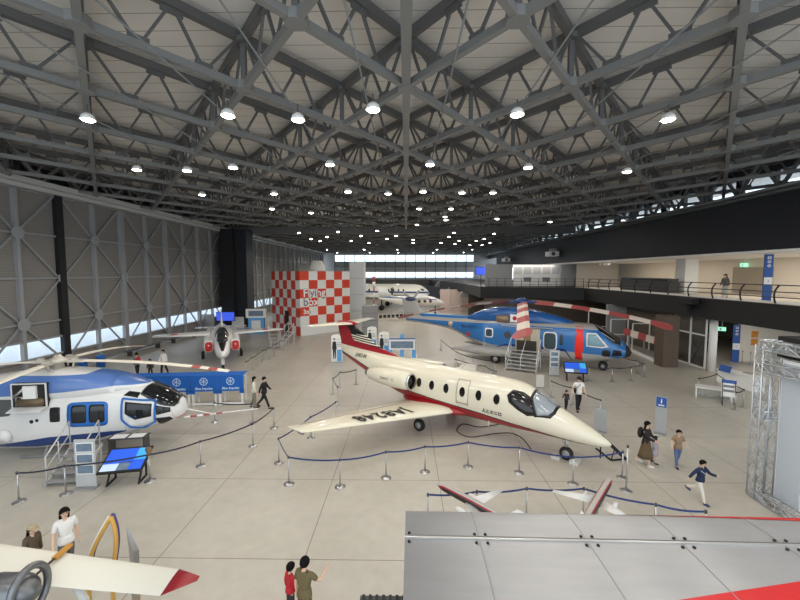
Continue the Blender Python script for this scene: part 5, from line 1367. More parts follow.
for a, b in (((XB, 11.6, Z1), (XB, 7.6, Z1)), ((XB, 11.6, Z1), (XB + 4.4, 11.6, Z1)), ((XB, 11.6, .17), (XB, 7.6, .17)), ((XB, 11.6, 4.1), (XB, 7.6, 4.1)), ((XB, 11.6, 2.6), (XB + .55, 11.6, 2.6))):
    mb = MB(); box_truss(mb, a, b); mb.build('truss_beam', al, bo)
MB().box((XB + .42, 9.6, 2.2), (.06, 3.6, 4.3)).build('white_wall', mat('white_booth_wall', rgb(246, 247, 250), .6), bo)
MB().box((XB + .38, 11.0, 2.2), (.03, .7, 4.1)).build('grey_netting', mat('blue_grey_netting', rgb(196, 204, 214), .8), bo)
dd = MB().box((XB + .375, 8.9, 1.05), (.03, 1.0, 2.1)).build('booth_door', mat('white_booth_door', rgb(240, 241, 244), .5), bo)
MB().box((XB + .35, 9.3, 1.02), (.03, .09, .16)).build('door_handle', M['dgrey'], dd)
MB().box((XB + 2.4, 9.6, Z1 + .2), (4.0, 4.0, .14)).box((XB + 2.4, 9.6, 4.45), (4.0, 4.0, .1)).build('black_roof', M['black'], bo)
for k in range(5): MB().bar((XB - .12, 11.5 - k * .9, .3), (XB - .12, 11.05 - k * .9, .05), .05).build('base_bracket', al, bo)

# ============================================================ model airliners in the roped-off space
def model(label, loc, rz, pitch):
    r = thing('model_airliner', label, 'model airliner', loc, rz)
    MB().lathe([(.22, 0), (.22, .03), (.03, .05), (.025, .9)], n=16).build('display_stand', M['chrome'], r)
    hull = bpy.data.objects.new('airframe', None)
    b = Body([(-1.1, .0, .01, .01, .01, 2), (-1.02, .0, .06, .06, .06, 2), (-.8, 0, .1, .1, .1, 2), (.6, 0, .1, .1, .1, 2), (1.0, .03, .05, .06, .05, 2), (1.2, .05, .01, .02, .01, 2)], 18)
    Mx = Matrix.Translation((0, 0, .98)) @ Matrix.Rotation(pitch, 4, 'Y')
    bpy.data.objects.remove(hull)
    def tf(mb): mb.v = [tuple(Mx @ Vector(v)) for v in mb.v]; return mb
    f = tf(b.mesh(.06)); fo = f.build('fuselage', livery_model, r)
    for sd in (-1, 1):
        w = tf(wing_mb([(.2, sd * .06, -.03, .36, .12), (-.3, sd * 1.02, .05, .12, .09)])).build('wing', M['heli_white'], r)
        tf(MB().lathe([(.03, .3), (.06, .26), (.06, .06), (.03, 0)], (0, sd * .36, -.1), 12, 'X')).build('engine', M['heli_white'], w)
        tf(wing_mb([(-.9, sd * .03, .04, .18, .1), (-1.1, sd * .36, .06, .08, .08)])).build('tailplane', M['heli_white'], r)
    tf(wing_mb([(-.78, 0, .05, .34, .08), (-1.08, 0, .42, .16, .08)], True)).build('tail_fin', M['heli_white'], r)
    return r
def lm():
    m = bpy.data.materials.new('model_livery'); m.use_nodes = True
    nt = m.node_tree; b = nt.nodes['Principled BSDF']; b.inputs['Roughness'].default_value = .3
    tc = N(nt, 'ShaderNodeTexCoord'); sx = N(nt, 'ShaderNodeSeparateXYZ'); nt.links.new(tc.outputs['Object'], sx.inputs[0])
    y = mth(nt, 'ABSOLUTE', sx.outputs['Y'])
    z = sx.outputs['Z']
    k = mth(nt, 'GREATER_THAN', y, .062); k2 = mth(nt, 'GREATER_THAN', y, .088)
    mx = N(nt, 'ShaderNodeMix', data_type='RGBA'); mx.inputs['A'].default_value = (*rgb(176, 170, 164), 1); mx.inputs['B'].default_value = (*rgb(150, 34, 40), 1); nt.links.new(k, mx.inputs['Factor'])
    m2 = N(nt, 'ShaderNodeMix', data_type='RGBA'); nt.links.new(mx.outputs['Result'], m2.inputs['A']); m2.inputs['B'].default_value = (*rgb(40, 36, 36), 1); nt.links.new(k2, m2.inputs['Factor'])
    nt.links.new(m2.outputs['Result'], b.inputs['Base Color']); return m
livery_model = lm()
for (ax, ay, bx, by, lab) in ((449, 489, 500, 516, 'white and crimson model airliner, left one beyond the silver wing'), (606, 485, 588, 515, 'white and crimson model airliner, right one beyond the silver wing')):
    a, b = at(ax, ay, z=1.12), at(bx, by, z=.9); d = a - b
    model(lab, ((a.x + b.x) / 2, (a.y + b.y) / 2, 0), math.atan2(d.y, d.x), -math.atan2(d.z, d.xy.length))

# ============================================================ gallery railing, displays and fittings
rl = thing('gallery_railing', 'dark curved post railing along the upper east gallery', 'railing', (0, 0, 0))
for k in range(11):
    y = 21.8 + k * 2.2
    mb = MB(); mb.tube(smooth([Vector((GX + .18, y, 5.17)), Vector((GX + .08, y, 5.5)), Vector((GX + .1, y, 5.9)), Vector((GX + .32, y, 6.22))], 4), .045, 8)
    mb.build('post', M['black'], rl)
for z, x in ((5.55, .1), (5.85, .1), (6.22, .32)): MB().tube([(GX + x, 18, z), (GX + x, 44.6, z)], .03, 8).build('rail', M['dgrey'], rl)
MB().box((GX + .2, 31, 5.26), (.05, 26, .12)).build('kick_plate', M['white'], rl)
r2 = thing('bridge_railing', 'dark straight railing before the white exhibition panels upstairs', 'railing', (0, 0, 0))
a, b = Vector((GX, 44.8, 5.17)), Vector((9.5, 48.95, 5.17))
for k in range(13):
    p = a + (b - a) * k / 12; MB().tube([p, p + Vector((0, 0, 1.05))], .03, 6).build('post', M['black'], r2)
for z in (.35, .7, 1.05): MB().tube([a + Vector((0, 0, z)), b + Vector((0, 0, z))], .02, 6).build('rail', M['dgrey'], r2)
def panel_wall(name, label, px0, px1, Y, z0, z1, m, prints=0):
    a, b = at(px0, 280, Y=Y), at(px1, 280, Y=Y)
    r = thing(name, label, 'exhibition panel', ((a.x + b.x) / 2, Y, z0))
    w = b.x - a.x; h = z1 - z0
    MB().box((0, 0, h / 2), (w, .2, h)).build('panel', m, r)
    for i in range(prints):
        x = -w / 2 + w * (i + .5) / prints
        MB().box((x, -.11, h * .72), (w / prints * .8, .012, h * .34)).build('printed_drawing', mat('drawing_print', rgb(206, 208, 208), .6, noise=.25, nscale=9), r)
        MB().box((x, -.11, h * .3), (w / prints * .8, .012, h * .2)).build('caption_print', M['ink'] if i % 2 else M['white'], r)
    return r
panel_wall('plain_exhibition_board', 'plain grey exhibition panel at the bridge, left of the white boards', 485, 512, 51, 5.17, 8.03, mat('plain_grey_panel', rgb(176, 176, 174), .7))
panel_wall('printed_exhibition_board', 'white exhibition board with printed drawings upstairs behind the bridge railing', 513, 560, 52.5, 5.17, 8.03, mat('white_board_paint', rgb(240, 240, 240), .6), 5)  # board face is plain white
panel_wall('plain_exhibition_board', 'plain grey exhibition panel at the bridge, right of the white boards', 560.5, 576, 52, 5.17, 8.03, mat('plain_grey_panel', rgb(176, 176, 174), .7))
panel_wall('cream_exhibition_board', 'wide cream partition upstairs right of the grey exhibition panels', 576.5, 618, 50.5, 5.17, 8.03, M['cream'])
o = thing('video_screen', 'blue glowing screen at the far left end of the upper bridge', 'screen', at(481, 271, Y=54), 0)
MB().box((0, 0, 0), (1.5, .12, 1.1)).build('screen_frame', M['black'], o); MB().box((0, -.07, 0), (1.4, .02, 1.0)).build('screen_face', mat('glowing_blue_screen', rgb(60, 90, 220), .4, emit=.8), o)
MB().box((0, .02, (5.17 - o.location.z) / 2), (.1, .06, o.location.z - 5.17)).build('screen_post', M['black'], o)
o = thing('dark_display_case', 'long dark glass display case along the upper gallery rail', 'display case', (22.6, 36.5, 5.21))
MB().box((0, 0, .45), (1.0, 7.2, .9)).build('case_body', M['dgrey'], o)
MB().box((0, 0, 1.05), (.9, 7.1, .3)).build('glass_lid', mat('smoked_case_glass', rgb(60, 68, 72), .1), o)
for k in range(6): MB().box((-.2, -3 + k * 1.2, 1.22), (.3, .7, .05)).build('exhibit_label', M['ink'], o)
def projector(label, px, py, X):
    p = at(px, py, X=X)
    r = thing('projector', label, 'projector', p, 0)
    MB().box((0, 0, 0), (1.3, 1.5, .62)).build('projector_body', M['white'], r)
    MB().lathe([(.02, -.9), (.22, -.9), (.26, -.72)], (-.1, 0, 0), 16, 'Y').build('lens_barrel', M['dgrey'], r)
    MB().box((.1, 0, .5), (.7, .8, .4)).box((.62, .2, .3), (.5, .2, .3)).build('bracket', M['grey'], r)
    return r
projector('white projector on the dark band, nearer one of two', 552, 254, 19.6)
projector('white projector on the dark band, farther one of two', 506, 260, 19.6)
tl = at(605, 265, X=23.5)
o = thing('track_spotlight', 'cluster of white spotlights under the gallery ceiling', 'spotlight', tl, 0)
MB().box((0, 0, .35), (1.6, .1, .06)).tube([(0, 0, .38), (0, 0, 8.04 - tl.z)], .02, 6).build('track', M['white'], o)
for k in range(3): MB().lathe([(.16, -.2), (.2, 0), (.1, .2)], (-.6 + .5 * k, 0, .15), 12).build('spot_head', M['white'], o)

# shell-shaped grey hoods and pinkish wall below the far gallery edge
for i, (px, py, Y) in enumerate(((440, 284, 88), (452, 289, 76), (466, 293, 64))):
    p = at(px, py, Y=Y)
    o = thing('projection_hood', 'grey angular hood under the far gallery edge, %s from the left' % ORD[i], 'hood', p); o['group'] = 'hoods under the far gallery'
    MB().prism([(-1.2, -.6), (1.1, -.8), (1.0, .3), (.2, .9), (-.6, .4)], (0, -.6, 0), (1, 0, 0), (0, 0, 1), (0, 1.2, 0)).build('hood_shell', M['grey'], o)
    MB().bar((0, .2, .4), (0, .2, 1.0), .12).build('hood_bracket', M['dgrey'], o)
for i, (x0, x1) in enumerate(((440, 450.5), (451, 462.5), (463, 475))):
    a, b = at(x0, 300, Y=68), at(x1, 300, Y=68)
    o = tag(MB().box((0, 0, 2.0), (b.x - a.x, .3, 4.0)).build('pale_partition_board', mat('pinkish_board', rgb(206, 186, 178), .7)), 'pale pinkish board below the far gallery, %s from the left' % ORD[i], 'partition board', 'pale pinkish boards'); o.location = ((a.x + b.x) / 2, 68, 0)

# under-gallery exhibits: red and white rotor blade on a rack, white frames, low plinth
p0, p1 = fl(628, 350), fl(664, 366)
structure(MB().bar((p0.x, p0.y, .12), (p1.x, p1.y, .12), .12, .24).build('plinth_trim', M['white']))
rb = thing('display_rotor_blade', 'red and white striped rotor blade lying on a rack beside the brown pillar', 'rotor blade', (0, 0, 0))
a, b = at(624, 331, Y=33.5), at(663, 343, Y=30.2)
mb = MB(); d = b - a
for k in range(5):
    s0_, s1_ = a + d * k / 5, a + d * (k + 1) / 5; mb.cur = 0 if k % 2 == 0 else 1
    n0 = len(mb.f); mb.bar(s0_, s1_, .12, .55); mb.mi[n0:] = [mb.cur] * 6
mb.build('blade', [M['blade_red'], M['blade_white']], rb)
for t in (.15, .55, .9):
    p = a + d * t; MB().bar((p.x, p.y, 0), (p.x, p.y, p.z - .25), .08).build('rack_post', M['grey'], rb)
for i, (px, py, Y, w, h) in enumerate(((618, 362, 36, 1.6, 2.6), (640, 356, 34.5, 1.5, 2.4), (598, 352, 40, 2.2, 3.0))):
    p = at(px, py, Y=Y)
    o = thing('open_display_rack', 'white open frame standing under the gallery, %s' % ('behind the blue helicopter nose', 'left of the brown pillar', 'farthest from the pillar')[i], 'frame', (p.x, Y, 0)); o['group'] = 'white frames under the gallery'
    for x in (-w / 2, w / 2): MB().box((x, 0, h / 2), (.08, .08, h)).build('upright', M['white'], o)
    for z in (h * .45, h): MB().box((0, 0, z), (w, .08, .08)).build('crossbar', M['white'], o)
p = at(688, 303, X=20.1)
o = thing('black_projector', 'black projector unit hanging on the gallery fascia above the brown pillar', 'projector', p, 0)
MB().box((0, 0, .15), (.5, 1.4, .4)).box((.1, .3, -.3), (.3, .5, .5)).build('projector_body', M['black'], o)
MB().box((.35, 0, .1), (.5, .2, .1)).build('bracket', M['black'], o)

# far clutter beyond the jet tail: chairs, blue stand, screens behind the trainer
def chair():
    r = thing('folding_chair', 'x', 'chair')
    MB().box((0, 0, .45), (.44, .42, .04)).build('seat', M['black'], r); MB().box((0, .22, .72), (.44, .04, .34)).build('backrest', M['black'], r)
    for x in (-.19, .19): MB().bar((x, -.2, 0), (x, .2, .85), .025).bar((x, .22, 0), (x, -.15, .45), .025).build('leg', M['chrome'], r)
    return r
ch0 = chair()
for i in range(9):
    o = ch0 if i == 0 else dup(ch0)
    p = fl(376 + i * 4.2, 321.5 - .25 * i); o.location = (p.x, p.y, 0)
    o.rotation_euler = (0, 0, R(165 + (i * 37) % 40))
    o['label'] = 'black folding chair beyond the standees, %s of its row from the left' % ORD[i]; o['group'] = 'row of black chairs'
for i, (px, py, w, h, m, lab) in enumerate(((208, 331, 1.6, 2.0, M['grey'], 'pale grey partition behind the left wing of the jet trainer'), (238, 329, 1.5, 1.5, M['white'], 'low white panel behind the right wing of the jet trainer'))):
    o = thing('partition_panel', lab, 'panel', fl(px, py), 0); MB().box((0, 0, h / 2), (w, .1, h)).build('panel', m, o); MB().box((0, 0, .03), (w, .5, .06)).build('base', M['grey'], o)
o = thing('monitor_stand', 'wide blue glowing monitor on a stand behind the jet trainer', 'monitor', fl(226, 331), 0)
MB().box((0, 0, 1.75), (2.2, .1, 1.1)).build('monitor_frame', M['black'], o); MB().box((0, -.06, 1.75), (2.1, .02, 1.0)).build('monitor_screen', mat('glowing_blue_screen', rgb(60, 90, 220), .4, emit=.8), o)
for x in (-.7, .7): MB().box((x, 0, .6), (.08, .08, 1.2)).build('leg', M['dgrey'], o)
o = thing('blue_kiosk', 'blue and white kiosk between the dark pillar and the checkered pavilion', 'kiosk', fl(257, 333), R(10))
MB().box((0, 0, .9), (1.7, .8, 1.8)).build('body', M['sky_print'], o); MB().box((0, -.1, 2.3), (2.2, .5, 1.0)).build('header', M['white'], o); MB().box((0, -.36, 2.3), (1.6, .012, .6)).build('printed_panel', M['photo_print'], o); MB().box((0, -.41, .9), (1.0, .012, 1.2)).build('printed_panel', M['white'], o)
def rack(label, px, py, rz):
    o = thing('wheeled_steps', label, 'wheeled steps', fl(px, py), rz)
    for k in range(4): MB().box((0, -.45 + k * .3, .3 + k * .3), (.9, .3, .03)).build('tread', mat('pale_step_metal', rgb(206, 208, 210), .4), o)
    for x in (-.45, .45):
        MB().bar((x, -.6, .15), (x, .6, 1.35), .04).bar((x, .6, 0), (x, .6, 2.1), .04).bar((x, -.6, 0), (x, -.6, .9), .04).bar((x, -.6, .9), (x, .6, 2.1), .035).bar((x, -.6, .1), (x, .6, .1), .035).build('side_frame', mat('pale_step_metal', rgb(206, 208, 210), .4), o)
    return o
rack('silver wheeled steps beside the right wingtip of the jet trainer', 275, 348, R(30)); rack('silver wheeled steps nearest the checkered pavilion', 286, 345, R(-40))
for px, py, lab in ((101, 367, 'blue bin on the floor behind the rotor of the white helicopter'), (83, 371, 'dark blue bin behind the rotor hub of the white helicopter'), (18, 388, 'blue bin behind the left rotor blade of the white helicopter')):
    o = thing('plastic_bin', lab, 'bin', fl(px, py), 0)
    MB().lathe([(.26, 0), (.3, .7), (.33, .72), (.33, .78)], n=16).build('body', M['strong_blue'], o); MB().lathe([(.34, .78), (.3, .86), (.02, .9)], n=16).build('lid', M['strong_blue'], o)
for i, (y, lab) in enumerate(((33, 'grey bench along the window band nearest the rotor blades'), (39, 'grey bench along the window band beside the jet trainer wing'))):
    o = thing('long_bench', lab, 'bench', (-22.9, y, 0), 0)
    MB().box((0, 0, .45), (.45, 4.4, .06)).build('seat', M['dgrey'], o)
    for yy in (-1.8, 1.8): MB().box((0, yy, .21), (.4, .08, .42)).build('leg', M['dgrey'], o)
o = thing('striped_beacon', 'red and white banded beacon post in front of the distant airliner', 'beacon post', at(374, 300, Y=56).xy.to_3d(), 0)
mb = MB()
for k in range(8): mb.cur = k % 2; n0 = len(mb.f); mb.tube([(0, 0, k * .8), (0, 0, k * .8 + .8)], .22 if k > 5 else .1, 10); mb.mi[n0:] = [mb.cur] * (len(mb.f) - n0)
mb.build('mast', [M['white'], M['blade_red']], o); MB().lathe([(.3, 0), (.3, .06)], n=14).build('base', M['grey'], o)
# ============================================================ people
SKIN = mat('skin', rgb(222, 184, 158), .55); HAIR = mat('black_hair', rgb(20, 17, 16), .8, spec=.15)
def skin_mb(verts, edges, rad, root=0, sub=1):
    bm = bmesh.new(); lay = bm.verts.layers.skin.verify()
    vs = [bm.verts.new(v) for v in verts]
    for i, v in enumerate(vs):
        r = rad[i]; v[lay].radius = r if isinstance(r, tuple) else (r, r)
        v[lay].use_root = (i == root)
    for a, b in edges: bm.edges.new((vs[a], vs[b]))
    me = bpy.data.meshes.new('figure_skeleton'); bm.to_mesh(me); bm.free()
    o = bpy.data.objects.new('figure_skeleton', me); COL.objects.link(o)
    o.modifiers.new('skin', 'SKIN').use_smooth_shade = True
    s = o.modifiers.new('sub', 'SUBSURF'); s.levels = sub; s.render_levels = sub
    dg = bpy.context.evaluated_depsgraph_get(); dg.update()
    m2 = bpy.data.meshes.new_from_object(o.evaluated_get(dg))
    out = MB().add([v.co.copy() for v in m2.vertices], [tuple(p.vertices) for p in m2.polygons], True)
    bpy.data.objects.remove(o); bpy.data.meshes.remove(me); bpy.data.meshes.remove(m2)
    return out
def person(label, pos, face, H=1.65, legs=(12, -12), knees=(6, 14), arms=((10, 8, 15), (-10, 8, 15)), top=None, sleeve=1.0, bottom=None, skirt=None, shoes=None, hair='short', cap=None, bag=None, lean=0, belt_strap=None, group=None, text=None, headk=1.0, look=0.0):
    k = H / 1.7
    S = lambda x, y, z: Vector((x * k, y * k, z * k))
    ln = math.tan(R(lean))
    def up(x, y, z): return S(x, y + (z - .9) * ln, z)
    V = {}
    V['pelvis'] = up(0, 0, .93); V['waist'] = up(0, .01, 1.06); V['chest'] = up(0, .0, 1.26); V['neckb'] = up(0, .0, 1.41); V['neck'] = up(0, .015, 1.47)
    V['jaw'] = up(0, .035, 1.53); V['head'] = up(0, .03, 1.60); V['crown'] = up(0, .02, 1.655)
    for i, sd in enumerate((1, -1)):
        n = 'RL'[i]
        f, out, bend = arms[i]
        sh = up(.165 * sd, 0, 1.385); V['sh' + n] = sh
        def dirv(f, o): return Vector((math.sin(R(o)) * sd, math.sin(R(f)) * math.cos(R(o)), -math.cos(R(f)) * math.cos(R(o))))
        el = sh + dirv(f, out) * .27 * k; V['el' + n] = el
        wr = el + dirv(f + bend, out * .6) * .24 * k; V['wr' + n] = wr
        V['pa' + n] = wr + dirv(f + bend + 6, out * .5) * .075 * k
        V['hd' + n] = dirv(f + bend + 10, out * .4)
        hp = S(.085 * sd, 0, .88); V['hp' + n] = hp
        a = legs[i]; kb = knees[i]
        kn = hp + Vector((0, math.sin(R(a)), -math.cos(R(a)))) * .41 * k; V['kn' + n] = kn
        b = a - kb
        an = kn + Vector((0, math.sin(R(b)), -math.cos(R(b)))) * .40 * k; V['an' + n] = an
        V['to' + n] = an + Vector((0, .13 * math.cos(R(b * .5)), -.045 + .1 * math.sin(R(b)) * .5)) * k
    low = min(min(V['an' + n].z, V['to' + n].z + .02 * k) for n in 'RL') - .055 * k
    for q in V:
        if not q.startswith('hd'): V[q] = V[q] - Vector((0, 0, low))
    order = ['pelvis', 'waist', 'chest', 'neckb', 'neck', 'jaw', 'head', 'crown', 'shR', 'elR', 'wrR', 'paR', 'shL', 'elL', 'wrL', 'paL', 'hpR', 'knR', 'anR', 'toR', 'hpL', 'knL', 'anL', 'toL']
    rad = dict(pelvis=.12, waist=.105, chest=.125, neckb=.06, neck=.046, jaw=.062 * headk, head=.088 * headk, crown=.058 * headk)
    for n in 'RL': rad.update({'sh' + n: .055, 'el' + n: .04, 'wr' + n: .026, 'pa' + n: .03, 'hp' + n: .085, 'kn' + n: .054, 'an' + n: .036, 'to' + n: .034})
    E_ = [('pelvis', 'waist'), ('waist', 'chest'), ('chest', 'neckb'), ('neckb', 'neck'), ('neck', 'jaw'), ('jaw', 'head'), ('head', 'crown')]
    for n in 'RL': E_ += [('chest', 'sh' + n), ('sh' + n, 'el' + n), ('el' + n, 'wr' + n), ('wr' + n, 'pa' + n), ('pelvis', 'hp' + n), ('hp' + n, 'kn' + n), ('kn' + n, 'an' + n), ('an' + n, 'to' + n)]
    def mk(names, grow, over={}, sub=1):
        ix = {q: i for i, q in enumerate(names)}
        return skin_mb([V[q] for q in names], [(ix[a], ix[b]) for a, b in E_ if a in ix and b in ix], [(over.get(q, rad[q]) + grow) * k for q in names], 0, sub)
    body = mk(order, 0)
    hc = V['head']
    body.ell(hc + Vector((0, .092 * headk, -.012)) * k, (.014 * k, .02 * k, .022 * k), 8, 6)                      # nose
    for sd in (1, -1): body.ell(hc + Vector((.085 * headk * sd, -.005, -.01)) * k, (.012 * k, .02 * k, .03 * k), 8, 6)   # ears
    for i, sd in enumerate((1, -1)):
        n = 'RL'[i]; p, d = V['pa' + n], V['hd' + n].normalized()
        side = Vector((0, 1, 0)); side = (side - d * side.dot(d)).normalized()
        inw = d.cross(side).normalized(); inw = inw if inw.x * sd < 0 else -inw
        for j in range(4):
            b0 = p + side * (.012 - .012 * j + .006) * 1.6 * k; L = (.062, .072, .068, .052)[j] * k
            m1 = b0 + d * L * .6 + inw * .008 * k; body.tube([b0, m1, m1 + (d * .8 + inw * .5).normalized() * L * .5], [.0095 * k, .009 * k, .007 * k], 6)
        t0_ = p + side * .024 * k - d * .02 * k; body.tube([t0_, t0_ + (side * .7 + d * .7 + inw * .3) * .03 * k, t0_ + (side * .75 + d * 1.5 + inw * .5) * .032 * k], [.011 * k, .01 * k, .008 * k], 6)
    root = body.build('person', SKIN)
    tag(root, label, 'person', group)
    root.location = pos; root.rotation_euler = (0, 0, face)
    eyes = MB()
    for sd in (1, -1): MB().ell(hc + Vector((.034 * sd, .083 * headk, .012)) * k, (.012 * k, .008 * k, .008 * k), 8, 6).build('eye', mat('dark_eye', rgb(30, 24, 22), .3), root)
    MB().ell(hc + Vector((0, .083 * headk, -.052)) * k, (.024 * k, .008 * k, .007 * k), 8, 6).build('mouth', mat('lip', rgb(176, 104, 96), .5), root)
    # hair
    hm = MB(); hr = .108 * headk * k
    rings = []
    for i in range(8):
        t = i / 7 * PI * .62; ring = []
        for j in range(16):
            a = 2 * PI * j / 16; fwd = math.sin(a)
            tt = t * (1.0 - .4 * max(0, fwd)) * (1.12 if fwd < 0 else 1)
            ring.append(hc + Vector((math.sin(tt) * math.cos(a) * hr * .98, math.sin(tt) * fwd * hr * 1.12 - .008 * k, math.cos(tt) * hr * 1.12 + .008 * k)))
        rings.append(ring)
    hm.loft(rings, False)
    if hair == 'long':
        bk = []
        for z, w, y in ((.03, .094, -.03), (-.06, .1, -.055), (-.15, .1, -.075), (-.25, .085, -.095), (-.30, .05, -.1)):
            bk.append([hc + Vector((w * math.cos(a), y + .045 * math.sin(a), z)) * k for a in [2 * PI * q / 12 for q in range(12)]])
        hm.loft(bk)
    hm.build('hair', HAIR, root)
    if top:
        names = ['pelvis', 'waist', 'chest', 'neckb', 'shR', 'elR', 'shL', 'elL'] + (['wrR', 'wrL'] if sleeve >= 1 else [])
        sv = dict(V)
        if sleeve < 1:
            for n in 'RL': V['el' + n] = sv['sh' + n] + (sv['el' + n] - sv['sh' + n]) * (.75 if sleeve > 0 else .1)
        sm_ = mk(names, .018, {'pelvis': .122, 'neckb': .055, 'elR': .044, 'elL': .044, 'wrR': .03, 'wrL': .03})
        V.update(sv)
        wz_, pz_ = V['waist'], V['pelvis']; hem = []
        for t, a_, b_ in ((0, .128, .118), (.4, .15, .128), (1, .166, .138), (1.5, .172, .142)):
            c_ = wz_ + (pz_ - wz_) * t
            hem.append([c_ + Vector((a_ * math.cos(q), b_ * math.sin(q), 0)) * k for q in [2 * PI * j_ / 20 for j_ in range(20)]])
        sm_.loft(hem)
        shirt = sm_.build('shirt', top, root)
        if text:
            vs, fs = text_mb(text, .075 * k, 0, 'CENTER', .003)
            MB().add([V['chest'] + Vector((-v.x, .128 * k + .024 * k - abs(v.x) ** 2 * 2.2, .06 * k + v.y)) for v in vs], fs).build('shirt_lettering', M['letter_black'], shirt)
    if bottom:
        names = ['pelvis', 'waist', 'hpR', 'knR', 'anR', 'hpL', 'knL', 'anL']
        wv = V['waist']; V['waist'] = V['pelvis'] + (wv - V['pelvis']) * .55
        tm = mk(names, .017, {'anR': .042, 'anL': .042, 'pelvis': .115, 'waist': .1})
        V['waist'] = wv; tm.build('trousers', bottom, root)
    if skirt:
        m_, zl, w = skirt
        base = V['waist']; z1 = (V['hpR'].z * (1 - zl)); rr = []
        yk = (V['knR'].y + V['knL'].y) / 2
        for t in (0, .15, .45, .8, 1.0):
            z = base.z + (z1 - base.z) * t; wd = (.13 + (w - .13) * t) * k
            rr.append([Vector((wd * (1 + .05 * math.cos(5 * a)) * math.cos(a), base.y * (1 - t) + yk * t * .5 + wd * .85 * (1 + .05 * math.sin(6 * a)) * math.sin(a), z)) for a in [2 * PI * q / 24 for q in range(24)]])
        MB().loft(rr).build('skirt', m_, root)
    for n in 'RL':
        d = (V['to' + n] - V['an' + n]); c = V['an' + n] + d * .5 - Vector((0, 0, .012 * k))
        pit = math.atan2(d.z + .045 * k, d.y)
        MB().ell(c, (.047 * k, .135 * k, .05 * k), 12, 8, Matrix.Rotation(pit, 3, 'X')).build('shoe', shoes or M['rubber'], root)
    if cap:
        mb = MB(); rg = []
        for i in range(6):
            t = PI / 2 * i / 5
            rg.append([hc + Vector((math.sin(t) * math.cos(a) * .108, math.sin(t) * math.sin(a) * .118, .035 + math.cos(t) * .095)) * k for a in [2 * PI * q / 16 for q in range(16)]])
        mb.loft(rg, False)
        mb.prism([(-.09, .08), (.09, .08), (.07, .2), (0, .225), (-.07, .2)], hc + Vector((0, 0, .035 * k)), (k, 0, 0), (0, k, -.15 * k), (0, 0, .012)).build('cap', cap, root)
    if bag:
        kind, m_ = bag
        if kind == 'backpack':
            c = V['chest'] + Vector((0, -.2, -.04)) * k
            b = Body([(-.2, c.z - .2, .1, .02, .02, 3), (0, 0, 0, 0, 0, 2)]) if False else None
            MB().ell(c, (.15 * k, .1 * k, .21 * k), 14, 10).build('backpack', m_, root)
        else:
            c = V['waist'] + Vector((.19, .08, -.02)) * k
            bg_ = MB().ell(c, (.06 * k, .11 * k, .13 * k), 12, 8).build('shoulder_bag', m_, root)
            MB().tube([c + Vector((0, 0, .1 * k)), V['chest'] + Vector((.05, .16, .0)) * k, V['neckb'] + Vector((-.12, .02, .02)) * k, V['chest'] + Vector((-.02, -.16, 0)) * k, c], .012 * k, 6).build('strap', m_, bg_)
    if belt_strap:
        MB().tube([V['chest'] + Vector((.17, .05, .1)) * k, V['chest'] + Vector((.02, .155, -.03)) * k, V['waist'] + Vector((-.15, .06, .02)) * k], .016 * k, 6).build('strap', belt_strap, root)
    return root
C = lambda n, r, g, b: mat('cloth_' + n, rgb(r, g, b), .85)
WH, BK = C('white', 232, 230, 226), C('black', 30, 30, 33)
def pos(X, Y, z=0): return Vector((X, Y, z))
person('woman in white lettered T-shirt with long black hair behind the cream wing', (lambda q: pos(q.x, q.y))(at(64, 509, z=1.6)), R(-128), 1.63, top=WH, sleeve=.5, bottom=C('grey_trousers', 96, 96, 100), hair='long', arms=((14, 14, 24), (-4, 10, 12)))
person('person in beige cap and brown top beside the woman in white', (lambda q: pos(q.x - .34, q.y + .12))(at(41, 530, z=1.36)), R(-100), 1.38, top=C('brown_top', 92, 78, 62), bottom=C('dark_trousers', 52, 50, 50), hair='long', cap=C('beige_cap', 176, 160, 132))
person('child in olive T-shirt seen from behind near the bottom edge', (lambda q: pos(q.x, q.y))(at(304, 559, z=1.5)), R(-18), 1.5, top=C('olive', 108, 96, 64), sleeve=.5, bottom=C('brown_trousers', 84, 66, 52), arms=((30, 30, 110), (0, 10, 10)), legs=(4, -4))
person('small child in red top beside the child in olive', (lambda q: pos(q.x - .1, q.y + .32))(at(290, 577, z=1.14)), R(-50), 1.14, top=C('red', 186, 34, 44), bottom=C('dark_trousers', 52, 50, 50), headk=1.15, legs=(3, -3))
person('woman in white jacket with long black hair walking beside man in black', fl(254.5, 408), R(-80), 1.62, top=C('ivory_jacket', 226, 220, 206), bottom=C('sage_trousers', 128, 126, 112), hair='long', legs=(8, -8), shoes=BK)
person('man all in black striding past the blue cloth tables', fl(264.5, 408), R(-95), 1.68, top=BK, bottom=BK, legs=(24, -24), knees=(4, 18), arms=((-24, 10, 12), (24, 10, 20)))
person('person with red backpack behind the white helicopter rotor', pos(-17.9, 25), R(60), 1.62, top=C('grey_top', 120, 120, 126), bottom=BK, bag=('backpack', C('red', 186, 34, 44)))
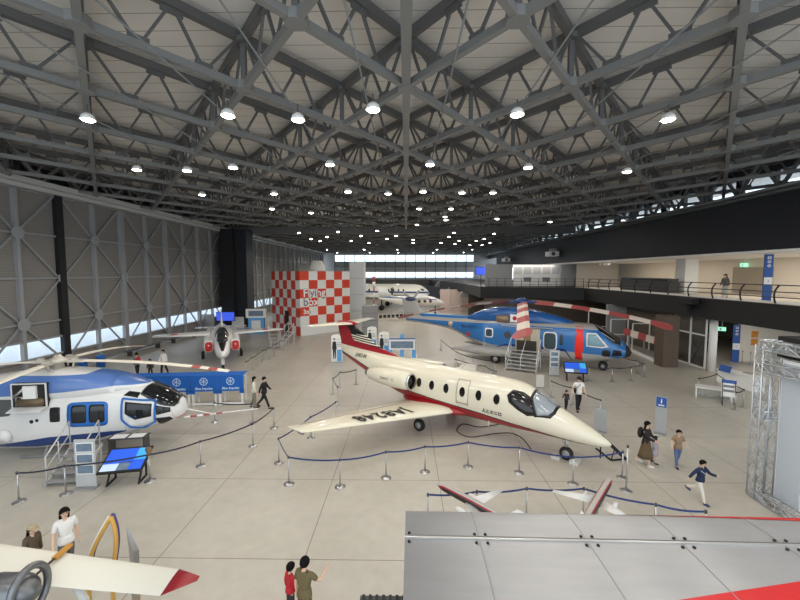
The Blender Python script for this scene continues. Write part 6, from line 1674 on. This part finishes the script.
person('man in white shirt near the blue cloth tables by the windows', pos(-16.5, 25.6), R(170), 1.7, top=WH, bottom=BK)
person('child with black hair between backpack wearer and man in white', pos(-16.75, 24.6), R(190), 1.28, top=BK, bottom=BK, headk=1.1)
person('man in white T-shirt and black cap holding a child by the hand', fl(578, 411), R(172), 1.76, top=WH, sleeve=.5, bottom=BK, cap=BK, bag=('bag', BK), arms=((4, 24, 10), (8, 16, 20)), legs=(14, -12))
person('small child in dark clothes led by the man in white T-shirt', fl(566, 410), R(175), 1.0, top=C('charcoal', 50, 48, 50), bottom=BK, headk=1.2, legs=(8, -8), arms=((10, 30, 60), (0, 8, 10)))
person('woman in long brown dress and black jacket with black backpack walking', fl(645, 465), R(-140), 1.62, top=C('black_jacket', 38, 34, 34), skirt=(C('brown_dress', 98, 80, 56), .62, .3), shoes=WH, hair='long', bag=('backpack', BK), arms=((30, 8, 50), (20, 10, 40)), legs=(14, -14))
person('small child in lilac clothes beside the woman in brown', fl(654, 463), R(-150), 1.0, top=C('lilac', 182, 172, 184), skirt=(C('lilac', 182, 172, 184), .4, .22), bottom=None, headk=1.15, shoes=BK, arms=((20, 12, 20), (5, 8, 10)))
person('boy in tan shirt and blue jeans walking behind the boy in navy', fl(677, 467), R(168), 1.36, top=C('tan', 146, 122, 98), sleeve=.6, bottom=C('jeans', 92, 112, 150), legs=(14, -16), arms=((10, 24, 40), (5, 24, 40)), headk=1.08)
person('boy in navy sweater and white trousers running with one arm out', fl(699, 501), R(-160), 1.32, top=C('navy_sweater', 32, 44, 76), bottom=C('ivory_trousers', 222, 216, 204), legs=(22, -26), knees=(8, 40), arms=((-20, 50, 0), (30, 25, 60)), belt_strap=C('pale_strap', 170, 176, 190), shoes=C('blue_shoes', 60, 70, 110), headk=1.08, lean=4)
person('woman with long hair standing at the upper gallery railing', pos(21.6, 26.4, 5.205), R(110), 1.6, top=C('grey_blouse', 96, 92, 90), skirt=(C('pale_skirt', 176, 178, 168), .75, .22), hair='long', legs=(3, -3))
